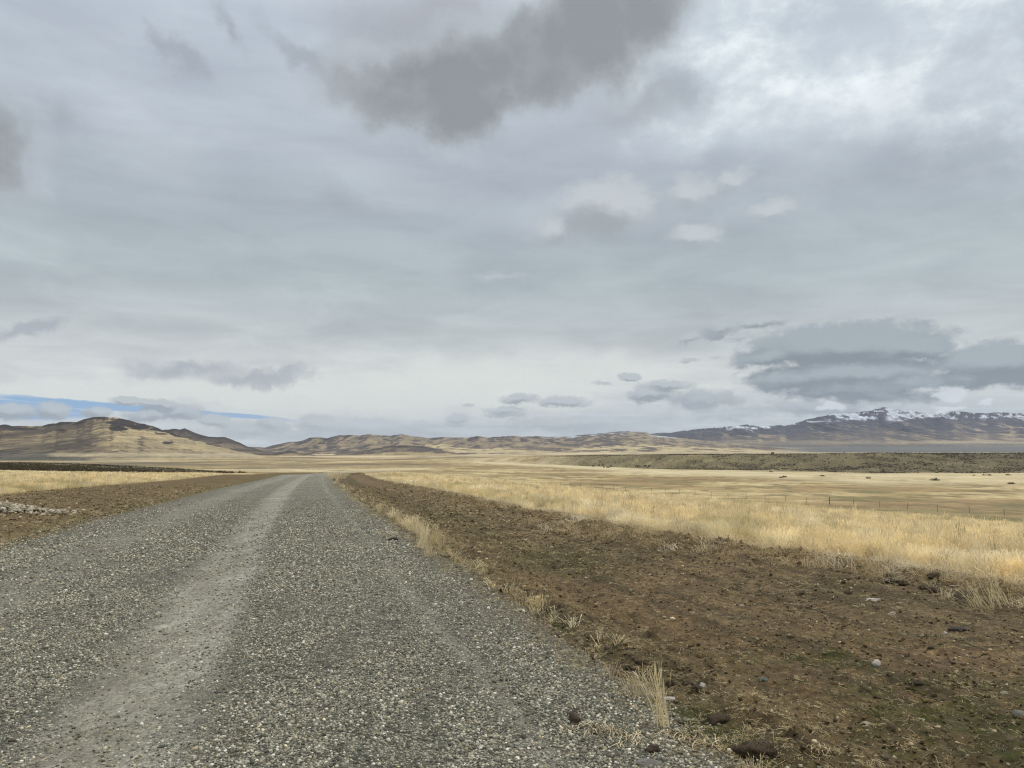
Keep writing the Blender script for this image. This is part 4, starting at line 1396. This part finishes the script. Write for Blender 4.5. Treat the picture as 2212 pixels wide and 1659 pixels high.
ROCKS = [
    (871.9, 600.5, 10, M_WHITE, 'flat pale stone lying alone on bare dirt below the mown grass edge', .35, 1.35, 0.0),
    (892.4, 616, 8, M_TANST, 'flat tan-grey stone half sunk in dirt, behind the round white stone', .4, 1.2, .3),
    (876.7, 667, 8.5, M_WHITE, 'smooth round whitish stone on mossy brown dirt', .85, 1.0, .2),
    (865.2, 728, 10.5, M_TANST, 'oblong beige stone with dark shadow side near the bottom green patch', .55, 1.25, .4),
    (853, 697, 7.5, M_LAVA, 'small black lava stone midway between the white and the beige stone', .75, 1.0, 0),
    (920.7, 720, 8.5, M_WHITE, 'angular off-white stone beside the bright green patch', .45, 1.25, .5),
    (810.4, 731, 8.5, M_TANST, 'rounded tan stone with a dark clod against it, on the lower dirt', .6, 1.15, 0),
    (761.6, 680, 9, M_SLATE, 'greenish slate stone on open dirt right of the tall grass bunch', .6, 1.25, 0),
    (1019, 719, 13, M_GREYST, 'pale grey block of stone at the right edge of the picture', .7, 1.1, .2),
    (958, 632, 12, M_LAVA, 'flat blackish rock on the dirt at far right', .4, 1.4, .0),
    (945, 634.5, 4.5, M_WHITE, 'tiny white pebble touching the flat blackish rock', .8, 1.0, .0),
    (575.3, 725, 14, M_BROWN, 'upright dark brown wedge of rock standing on the gravel edge', 1.05, .9, .0),
    (653.1, 754, 13, M_BROWN, 'dark brown angular rock beside the lying straw near the bottom edge', .75, 1.05, .5),
    (648, 768, 19, M_GREYST, 'light grey rock cut off by the bottom edge of the picture', .5, 1.2, .2),
    (672.4, 698, 11.5, M_WHITE, 'long white stone just right of the tall grass bunch', .32, 1.5, -.2),
    (702.5, 690, 6.5, M_WHITE, 'small white stone tilted on dark soil right of the long white stone', .8, .9, .7),
    (504.8, 592, 9, M_LAVA, 'jet black lump on the low soil bank beside the road', .8, 1.0, .1),
    (608.5, 652.5, 8.5, M_BROWN, 'round dark brown rock on the soil bank halfway down the road edge', .8, 1.0, .2),
    (548.8, 629, 6.5, M_PINK, 'pinkish rounded stone in the thin grass at the road edge', .8, 1.0, .2),
    (392.9, 541.5, 8, M_LAVA, 'small black lump lying on the gravel left of the tall edge grass', .5, 1.25, .0),
    (161.5, 755, 6.5, M_SLATE, 'dark stone on the smooth wheel track, nearest to the bottom edge', .5, 1.25, .1),
    (218, 699, 5.5, M_SLATE, 'dark pebble at the right rim of the smooth wheel track', .6, 1.1, .1),
    (161, 635, 4.5, M_SLATE, 'dark pebble in the smooth wheel track, farthest of its dark pebbles', .5, 1.2, .1),
    (11.5, 748, 6.5, M_BROWN, 'dark stone in the wheel track at the lower left corner', .5, 1.3, .1),
    (1004, 695, 7, M_TANST, 'small tan stone between the slim stick and the right edge block', .5, 1.2, .1),
    (742, 607, 5, M_PINK, 'pale pinkish pebble alone in the middle of the reddish dirt', .6, 1.1, .1),
]
for i, (u, v, w, m_, lab, fl, el_, rz) in enumerate(ROCKS):
    rock(u, v, w, m_, lab, 'stone', 'stone', fl, i, el_, rz, angular=(m_ not in (M_WHITE, M_TANST, M_PINK) or fl < .5))

CLODS = [
    (759, 758, 30, 'large dark clod of earth at the bottom between straw and dirt', .55),
    (717, 723, 19, 'broad brown clod of earth right of the tall grass bunch', .45),
    (735, 752, 13, 'smaller clod of earth just left of the large bottom clod', .55),
    (550, 613, 8.5, 'dark clod on the soil bank above the pinkish stone', .55),
    (565.7, 626.5, 8.5, 'dark clod on the soil bank right of the pinkish stone', .55),
    (630, 670, 12, 'flat dark clod above the green strip at the road edge', .4),
    (643, 665, 11, 'dark clod touching the flat one above the green strip', .5),
    (671, 682, 10, 'dark clod behind the top of the tall grass bunch', .55),
    (689, 687, 12, 'dark clod left of the small tilted white stone', .5),
    (697, 693, 9, 'low crumbling clod below the small tilted white stone', .45),
    (893, 583, 10, 'leftmost dark clod in the row under the mown grass edge', .6),
    (904, 585, 11, 'second dark clod in the row under the mown grass edge', .55),
    (925, 589, 11, 'third dark clod in the row under the mown grass edge', .5),
    (938, 592.5, 14, 'wide flat clod, fourth in the row under the mown grass edge', .42),
    (963, 597.5, 18, 'biggest clod, fifth in the row under the mown grass edge', .42),
    (935, 577, 12, 'dark clod among the dry stems above the row of clods', .55),
    (971, 577, 9, 'round clod among dry stems above the biggest clod', .6),
    (815, 721, 6, 'small dark clod leaning on the rounded tan stone', .7),
    (866, 662, 7, 'dark clod up against the round whitish stone', .5),
    (800, 594, 9, 'low dark clod on the bare dirt left of the flat pale stone', .35),
    (849, 594, 8, 'dark clod just left of the flat pale stone', .5),
    (556, 568, 7, 'dark clod on the dirt beyond the jet black lump', .4),
    (558, 590, 5.5, 'small dark clod on open dirt right of the jet black lump', .6),
    (905, 656, 9, 'low clod on the moss behind the round whitish stone', .35),
    (917, 687, 13, 'mossy brown clod above the bright green patch', .4),
    (889, 677, 6, 'blackish clod in the moss below the round whitish stone', .6),
]
for i, (u, v, w, lab, fl) in enumerate(CLODS):
    rock(u, v, w, M_CLOD, lab, 'clod', 'dirt_clod', fl, 60 + i, random.uniform(1.0, 1.3), None, angular=(i % 2 == 0), sink=.3)

# ------------------------------------------------------------------ sticks
M_WOOD = m_plain('weathered_wood', (.10, .075, .05), (.23, .18, .125), 26)
M_PALEWOOD = m_plain('bleached_wood', (.34, .29, .21), (.52, .46, .36), 26)


def stick(u, v, lpx, label, mat, rz, r=.006, fork=False):
    x, y, z = hit(u, v)
    z = float(top_z(np.array([x]), np.array([y]))[0])
    L = lpx * y / FPX
    V, F = [], []

    def tube(p, q, r0, r1, seed, segs=7):
        rr = random.Random(seed)
        b = len(V)
        d = (q - p).normalized()
        s1 = d.orthogonal().normalized()
        s2 = d.cross(s1)
        for i in range(segs + 1):
            t = i / segs
            c = p.lerp(q, t) + s1 * rr.uniform(-.04, .04) * L * .5 + s2 * rr.uniform(-.015, .015) * L
            rad = (r0 + (r1 - r0) * t) * rr.uniform(.85, 1.15)
            for k in range(6):
                a = k * math.pi / 3
                V.append(c + s1 * math.cos(a) * rad + s2 * math.sin(a) * rad)
        for i in range(segs):
            for k in range(6):
                F.append((b + i * 6 + k, b + i * 6 + (k + 1) % 6, b + (i + 1) * 6 + (k + 1) % 6, b + (i + 1) * 6 + k))
        F.append(tuple(b + k for k in range(5, -1, -1)))
        F.append(tuple(b + segs * 6 + k for k in range(6)))
    tube(Vector((-L / 2, 0, 0)), Vector((L / 2, 0, r)), r, r * .6, int(u))
    if fork:
        tube(Vector((L * .05, 0, 0)), Vector((L * .38, L * .22, r * 2)), r * .7, r * .35, int(u) + 1, 4)
    o = link('stick', raw_mesh('stick', V, F, mat))
    o.location = (x, y, z + r * .8)
    o.rotation_euler = (0, 0, rz)
    return tag(o, label, 'stick')


stick(987.6, 647, 21, 'dark weathered stick lying level on the dirt near the right edge', M_WOOD, .05, .009)
stick(799.5, 607.5, 14, 'short reddish stick with a knob on bare dirt below the field', M_PINK, -.35, .010)
stick(956, 586, 12, 'short bleached stick lying above the row of clods', M_PALEWOOD, .0, .010)
stick(871, 613, 10, 'small forked bleached twig on dirt, left of the flat tan-grey stone', M_PALEWOOD, .5, .004, True)
stick(817, 646, 26, 'long thin pale stem lying across the mossy dirt', M_PALEWOOD, -.2, .0025)
stick(968, 690, 24, 'thin pale curved stem pointing at the right edge block', M_PALEWOOD, -.6, .003)


# ------------------------------------------------------------------ grass clumps that stand out
def clump(u, v, hpx, label, n=60, spread=.06, width=.0035, lean=.3, tint=(.62, .50, .28), tilt=(0, 0), name='grass_clump', heads=True, green=0, seed=0):
    x, y, z = hit(u, v)
    z = float(top_z(np.array([x]), np.array([y]))[0])
    h = hpx * y / FPX
    m, g = mat_new('clump_grass')
    p = g.n('ShaderNodeTexCoord').outputs['Object']
    c = g.mix(g.noise(p, 18, 3, .6), tuple(k * .7 for k in tint), tuple(min(1, k * 1.2) for k in tint))
    b = g.n('ShaderNodeBsdfPrincipled', ins={'Base Color': c, 'Roughness': .8, 'Specular IOR Level': .2})
    t = g.n('ShaderNodeBsdfTranslucent', ins={'Color': c})
    g.n('ShaderNodeOutputMaterial', ins={'Surface': g.n('ShaderNodeMixShader', ins={0: .35, 1: b.outputs[0], 2: t.outputs[0]}).outputs[0]})
    o = link(name, tuft_mesh(name, 1000 + seed, n, h, spread, width, lean, heads, .3, m))
    o.location = (x, y, z - .01)
    o.rotation_euler = (tilt[0], tilt[1], 0)
    tag(o, label, 'grass')
    return o


clump(664, 729, 68, 'tallest straw-yellow grass bunch leaning over the green strip by the road', 52, .05, .0026, .20, (.78, .66, .40), (-.1, -.20), seed=1)
clump(640, 700, 32, 'short dry grass bunch behind the tallest one, on the green strip', 60, .10, .0028, .5, (.62, .50, .30), (0, -.15), seed=2)
clump(612, 682, 22, 'small sparse dry tuft at the far end of the green strip', 34, .08, .0028, .5, (.60, .47, .30), (0, .1), seed=3)
clump(421, 549, 23, 'tall pale clump leaning right where the row of edge grass stops', 70, .10, .005, .28, (.80, .69, .45), (0, .30), seed=4)
clump(430, 557, 14, 'little upright clump just below the leaning one by the road', 50, .10, .0055, .3, (.70, .58, .36), seed=5)
clump(337.5, 479, 8, 'round fluffy clump on the rise where the road dips away', 160, .9, .03, .6, (.72, .60, .37), seed=6)
clump(992.5, 606, 30, 'pale stems leaning left over the clods near the right edge', 90, .22, .0045, .5, (.72, .62, .36), (0, -.35), seed=7)
clump(839, 566, 20, 'spiky fan of bleached stems at the mown grass edge', 70, .25, .006, .7, (.80, .72, .52), (0, -.25), seed=8)
clump(512, 603, 30, 'thin upright stems on the soil bank beside the jet black lump', 22, .12, .0026, .2, (.60, .44, .28), seed=9)
clump(535, 632, 32, 'thin upright stems around the pinkish stone at the road edge', 24, .12, .0026, .2, (.60, .44, .28), seed=10)
clump(585, 665, 16, 'few short curved stems on gravel left of the round brown rock', 12, .1, .0025, .5, (.66, .52, .34), seed=11)
clump(757, 752, 20, 'short stems growing over the large bottom clod', 30, .12, .0028, .7, (.60, .48, .28), seed=12)
clump(540, 604, 12, 'low yellowish cushion of grass on the soil bank', 90, .12, .004, .9, (.62, .50, .24), heads=False, seed=13)


def mat_of_straw(u, v, label, n, lx, ly, rz, seed):
    x, y, z = hit(u, v)
    r = random.Random(seed)
    V, F = [], []
    for j in range(n):
        bx, by = r.gauss(0, lx), r.gauss(0, ly)
        a = rz + r.gauss(0, .7)
        L, cv = r.uniform(.05, .16), r.uniform(-.03, .03)
        k = len(V)
        c, s_ = math.cos(rz), math.sin(rz)
        px, py = bx * c - by * s_, bx * s_ + by * c
        gz = float(top_z(np.array([x + px]), np.array([y + py]))[0])
        for i in range(5):
            t = i / 4 - .5
            qx = px + math.cos(a) * L * t - math.sin(a) * cv * (1 - 4 * t * t)
            qy = py + math.sin(a) * L * t + math.cos(a) * cv * (1 - 4 * t * t)
            zz = gz - z + .004 + .025 * r.random() * math.exp(-(bx / lx) ** 2)
            V += [(qx - math.sin(a) * .0014, qy + math.cos(a) * .0014, zz), (qx + math.sin(a) * .0014, qy - math.cos(a) * .0014, zz + .001)]
        for i in range(4):
            F.append((k + 2 * i, k + 2 * i + 1, k + 2 * i + 3, k + 2 * i + 2))
    o = link('lying_straw', raw_mesh('lying_straw', V, F, M_STRAW, False))
    o.location = (x, y, z)
    return tag(o, label, kind='stuff')


M_STRAW = m_plain('dead_straw', (.50, .40, .22), (.74, .64, .42), 20, .85, .001)
mat_of_straw(607, 738, 'matted patch of dead straw lying on gravel behind the bottom rocks', 210, .16, .06, -.6, 1)
mat_of_straw(700, 745, 'loose dead straw sprawled along the road edge above the bottom', 170, .20, .05, -.75, 2)
mat_of_straw(825, 752, 'small heap of yellow straw on dirt near the bottom right', 90, .07, .03, -.3, 3)
mat_of_straw(385, 535, 'flattened straw on the gravel shoulder beyond the small black lump', 130, .5, .12, -1.2, 4)


# dead grass standing in a row on the road edge
def build_row():
    n = 252
    Y = np.concatenate([RNG.uniform(13.4, 21, 52), RNG.uniform(21, 75, 110), RNG.uniform(5.5, 13, 40), RNG.uniform(100, 118, 50)])
    O = np.where(Y < 24.5, RNG.normal(.10, .06, n), RNG.normal(.12, .14, n))
    keep = (Y < 24.5) | (RNG.random(n) < .35 + .9 * pnoise(Y / 3.0, Y * 0, 8))
    Y, O = Y[keep], O[keep]
    n = len(Y)
    m = np.interp(Y, _ys, _m)
    X = np.interp(Y, _ys, _xr) + O * np.sqrt(1 + m * m) / 1.0385
    Z = top_z(X, Y) - .015
    hs = np.interp(Y, [5, 10, 13, 14, 18, 22, 25, 60, 118], [.2, .25, .4, .78, .66, .55, .3, .35, .6]) * RNG.uniform(.6, 1.15, n)
    rot = np.stack([RNG.normal(0, .15, n), RNG.normal(.12, .2, n), RNG.uniform(0, 6.28, n)], 1)
    w = RNG.uniform(.8, 1.4, n) * np.interp(Y, [5, 14, 40, 110], [.6, 1, 1.4, 2.2])
    kinds = [tuft_mesh('row_tuft', 650 + i, 16, .50, .05, .006, .30) for i in range(5)]
    scatter('roadside_grass', np.stack([X, Y, Z], 1), rot, np.stack([w, w, hs], 1), straw_tint(X, Y, (.74, .62, .38)), RNG.integers(0, 5, n), kinds, 'row of dry grass standing along the right edge of the road')


build_row()


# ------------------------------------------------------------------ single bushes on the valley floor
M_SAGE = m_plain('sage_bush', (.055, .052, .028), (.13, .115, .062), 3.0, .95, .02)
BUSHES = [(937, 472.8, 5), (989.5, 475.4, 5.5), (984, 475.3, 4.5), (974, 475.5, 4), (1008, 475.3, 6), (771, 472, 5), (784, 477.3, 7), (822.5, 476.2, 6), (868.5, 478.5, 7), (935.5, 480.5, 9), (1011, 484, 9), (781, 477.9, 5)]
BL = ['small dark bush at the very foot of the bench, left of the touching pair', 'darker of the two touching bushes below the right end of the bench', 'smaller of the two touching bushes below the right end of the bench',
      'smallest low bush left of the touching pair below the bench', 'flat spreading bush on the valley floor near the right edge, closest to the bench', 'dark bush at the bench foot above the long low bushes',
      'long low bush on pale grass, right one of two end to end', 'low bush alone on pale grass between the long bushes and the middle of the valley', 'low dark bush on pale grass below the darkest brush of the bench',
      'wide flat dark bush on open pale grass, widest on the valley floor', 'wide dark bush beside a bare hollow near the right edge', 'long low bush on pale grass, left one of two end to end']
for i, (u, v, w) in enumerate(BUSHES):
    x, y, z = hit(u, v)
    o = link('sagebrush', bush_mesh('sagebrush', 750 + i, M_SAGE, 130))
    k = w * y / FPX
    o.location = (x, y, z - .08)
    o.scale = (k, k * .8, k * .38)
    o.rotation_euler = (0, 0, i * 1.3)
    tag(o, BL[i], 'bush', 'single bushes on the valley floor')


# ------------------------------------------------------------------ fence
M_POST = m_plain('rusty_steel', (.045, .032, .024), (.10, .075, .058), 9, .8)
M_WIRE = m_plain('fence_wire', (.12, .11, .10), (.20, .19, .18), 9, .6)


def build_fence():
    f = bpy.data.objects.new('fence', None)
    COL.objects.link(f)
    tag(f, 'barbed wire fence on thin steel posts crossing the valley floor', 'fence')
    P0, P1 = np.array((38.2, 261.0)), np.array((96.8, 153.0))
    st = (P1 - P0) / 18
    f.location = (P0[0], P0[1], float(surf(P0[0:1], P0[1:2])[0]))
    f.location.z = float(base_height(P0[0], P0[1]))
    bpy.context.view_layer.update()
    import bmesh
    bm = bmesh.new()
    for sx, sy in ((.07, .02), (.02, .06)):                       # studded T section
        bmesh.ops.create_cube(bm, size=1, matrix=Matrix.Translation((0, 0 if sx > sy else .028, .6)) @ Matrix.Diagonal((sx, sy, 1.75, 1)))
    for k in range(9):
        bmesh.ops.create_cube(bm, size=1, matrix=Matrix.Translation((0, -.012, .15 + k * .14)) @ Matrix.Diagonal((.02, .014, .03, 1)))
    bmesh.ops.create_cube(bm, size=1, matrix=Matrix.Translation((0, 0, .05)) @ Matrix.Diagonal((.12, .006, .14, 1)))
    pm = bpy.data.meshes.new('fence_post')
    bm.to_mesh(pm)
    bm.free()
    pm.materials.append(M_POST)
    bm = bmesh.new()
    bmesh.ops.create_cone(bm, cap_ends=True, segments=10, radius1=.11, radius2=.095, depth=2.1, matrix=Matrix.Translation((0, 0, .75)))
    wm = bpy.data.meshes.new('wooden_post')
    bm.to_mesh(wm)
    bm.free()
    wm.materials.append(M_WOOD)
    tops = []
    for k in range(-7, 27):
        p = P0 + st * k
        z = float(base_height(p[0], p[1]))
        wood = k in (12, 26)
        o = link('wooden_post' if wood else 'fence_post', wm if wood else pm)
        o.parent = f
        lx, ly = random.uniform(-.05, .05), random.uniform(-.04, .04)
        o.location = (p[0] - f.location.x, p[1] - f.location.y, z - f.location.z)
        o.rotation_euler = (lx, ly, math.atan2(st[1], st[0]))
        if wood:
            o['label'] = 'thicker wooden post in the wire fence'
        tops.append(Vector((p[0], p[1], z)) - f.location)
    for h in (.35, .65, .95, 1.22):
        V, F = [], []
        for a, b in zip(tops[:-1], tops[1:]):
            for t in (0, .5):
                c = a.lerp(b, t) + Vector((0, 0, h - (.03 if t else 0)))
                for q in range(4):
                    an = q * math.pi / 2
                    V.append(c + Vector((0, math.cos(an), math.sin(an))) * .0045)
        for i in range(len(V) // 4 - 1):
            for q in range(4):
                F.append((i * 4 + q, i * 4 + (q + 1) % 4, i * 4 + 4 + (q + 1) % 4, i * 4 + 4 + q))
        link('wire', raw_mesh('wire', V, F, M_WIRE)).parent = f


build_fence()

# ------------------------------------------------------------------ cattle far out on the valley floor
M_HIDE = m_plain('black_hide', (.010, .009, .008), (.028, .023, .020), 4, .8)


def cow_mesh(name, graze=True, lying=False):
    pts = {'p': ((-.75, 0, 1.12), .30), 'b': ((-.25, 0, 1.06), .36), 'c': ((.30, 0, 1.06), .36), 's': ((.72, 0, 1.12), .30),
           'r': ((-.98, 0, 1.10), .16), 't1': ((-1.08, 0, .85), .035), 't2': ((-1.09, 0, .45), .03)}
    if graze:
        pts.update({'n': ((1.05, 0, .85), .17), 'h': ((1.28, 0, .42), .12), 'm': ((1.36, 0, .18), .085)})
    else:
        pts.update({'n': ((1.05, 0, 1.32), .17), 'h': ((1.30, 0, 1.48), .13), 'm': ((1.58, 0, 1.36), .085)})
    E = [('p', 'b'), ('b', 'c'), ('c', 's'), ('p', 'r'), ('r', 't1'), ('t1', 't2'), ('s', 'n'), ('n', 'h'), ('h', 'm')]
    for sd in (-1, 1):
        k = 'l' if sd < 0 else 'q'
        pts.update({k + 'f1': ((.66, .20 * sd, .80), .14), k + 'f2': ((.68, .20 * sd, .42), .065), k + 'f3': ((.66, .20 * sd, .04), .055),
                    k + 'h1': ((-.78, .20 * sd, .80), .17), k + 'h2': ((-.90, .21 * sd, .48), .075), k + 'h3': ((-.84, .20 * sd, .04), .055),
                    k + 'e': ((1.20 if graze else 1.22, .16 * sd, .56 if graze else 1.54), .035)})
        E += [('s', k + 'f1'), (k + 'f1', k + 'f2'), (k + 'f2', k + 'f3'), ('p', k + 'h1'), (k + 'h1', k + 'h2'), (k + 'h2', k + 'h3'), ('h', k + 'e')]
    keys = list(pts)
    me = bpy.data.meshes.new(name + '_frame')
    dz = -.52 if lying else 0
    me.from_pydata([(p[0][0], p[0][1], max(p[0][2] + dz, .08)) for p in pts.values()], [(keys.index(a), keys.index(b)) for a, b in E], [])
    o = bpy.data.objects.new(name, me)
    COL.objects.link(o)
    o.modifiers.new('skin', 'SKIN')
    for i, k in enumerate(keys):
        r = pts[k][1]
        me.skin_vertices[0].data[i].radius = (r, r)
        me.skin_vertices[0].data[i].use_root = (k == 'b')
    o.modifiers.new('sub', 'SUBSURF').levels = 1
    dg = bpy.context.evaluated_depsgraph_get()
    out = bpy.data.meshes.new_from_object(o.evaluated_get(dg))
    bpy.data.objects.remove(o)
    out.name = name
    out.materials.clear()
    out.materials.append(M_HIDE)
    return out


COW_G, COW_U, COW_L = cow_mesh('cow', True), cow_mesh('cow', False), cow_mesh('cow', True, True)
HERD = [(593.3, 467.2, .9, COW_U, 'black cow at the left end of the far herd'),
        (599.1, 466.2, 1.3, COW_G, 'black cow, second from the left and highest in the far herd'),
        (602.7, 466.3, .7, COW_U, 'black cow, third from the left in the far herd'),
        (604.0, 468.2, 1.4, COW_G, 'black cow standing nearest in the left half of the far herd'),
        (608.0, 468.0, .1, COW_L, 'black cow lying down in the left half of the far herd'),
        (611.0, 467.6, 2.3, COW_U, 'black cow just right of the one lying down'),
        (636.7, 467.3, .2, COW_G, 'black cow side-on, left one of the close pair in the herd'),
        (639.0, 467.5, 2.9, COW_U, 'black cow side-on, right one of the close pair in the herd'),
        (645.2, 467.0, 2.2, COW_G, 'black cow right of the close pair, second from the herd\'s right end'),
        (649.1, 467.3, .6, COW_U, 'black cow at the right end of the far herd')]
for u, v, rz, me, lab in HERD:
    x, y, z = hit(u, v)
    o = link('cow', me)
    o.location = (x, y, z)
    o.rotation_euler = (0, 0, rz)
    o.scale = (1.4, 1.5, 1.4)
    tag(o, lab, 'cow', 'black cattle grazing below the brushy bench')

# ------------------------------------------------------------------ far shed and lone tree
M_SHEDW = m_plain('shed_boards', (.045, .032, .026), (.085, .062, .05), 3, .9)
M_SHEDR = m_plain('shed_roof', (.10, .09, .085), (.17, .155, .15), 3, .7)


def box_me(name, x0, x1, y0, y1, z0, z1, mat):
    V = [(x, y, z) for x in (x0, x1) for y in (y0, y1) for z in (z0, z1)]
    return raw_mesh(name, V, [(0, 1, 3, 2), (4, 6, 7, 5), (0, 4, 5, 1), (2, 3, 7, 6), (0, 2, 6, 4), (1, 5, 7, 3)], mat, False)


def build_shed():
    a, s = ray(772.6, 453.6)
    y = 1250.0
    x = a * y
    z = float(base_height(x, y))
    sh = bpy.data.objects.new('shed', None)
    COL.objects.link(sh)
    sh.location = (x, y, z)
    tag(sh, 'tiny dark shed alone on the pale plain above the brushy bench', 'shed')
    h = 2.6
    for nm, b in (('wall', (-1.9, 1.9, 1.4, 1.52, -.3, h)), ('wall', (-1.9, -1.78, -1.4, 1.4, -.3, h)), ('wall', (1.78, 1.9, -1.4, 1.4, -.3, h)),
                  ('wall', (-1.78, -.6, -1.4, -1.28, -.3, h)), ('wall', (.6, 1.78, -1.4, -1.28, -.3, h)), ('door', (-.6, .6, -1.36, -1.30, -.3, 2.1))):
        link(nm, box_me(nm, *b, M_SHEDW)).parent = sh
    V = [(-2.2, -1.8, h), (2.2, -1.8, h), (2.2, 1.8, h), (-2.2, 1.8, h), (-2.2, 0, h + .9), (2.2, 0, h + .9)]
    link('roof', raw_mesh('roof', V, [(0, 1, 5, 4), (2, 3, 4, 5), (0, 4, 3), (1, 2, 5), (0, 3, 2, 1)], M_SHEDR, False)).parent = sh


build_shed()


def build_tree():
    a, s = ray(844.1, 453.8)
    y = 1150.0
    x = a * y
    tr = bpy.data.objects.new('juniper_tree', None)
    COL.objects.link(tr)
    tr.location = (x, y, float(base_height(x, y)))
    tag(tr, 'small dark juniper alone on the skyline of the brushy bench', 'tree')
    V, F = [], []
    for i in range(7):
        r = .16 * (1 - i / 8)
        for k in range(6):
            V.append((math.cos(k * 1.047) * r + .05 * math.sin(i), math.sin(k * 1.047) * r, -.2 + i * .35))
    for i in range(6):
        for k in range(6):
            F.append((i * 6 + k, i * 6 + (k + 1) % 6, i * 6 + 6 + (k + 1) % 6, i * 6 + 6 + k))
    link('trunk', raw_mesh('trunk', V, F, M_WOOD)).parent = tr
    c = link('crown', bush_mesh('crown', 77, M_SAGE, 260))
    c.parent = tr
    c.location = (0, 0, .5)
    c.scale = (2.2, 2.2, 3.6)


build_tree()
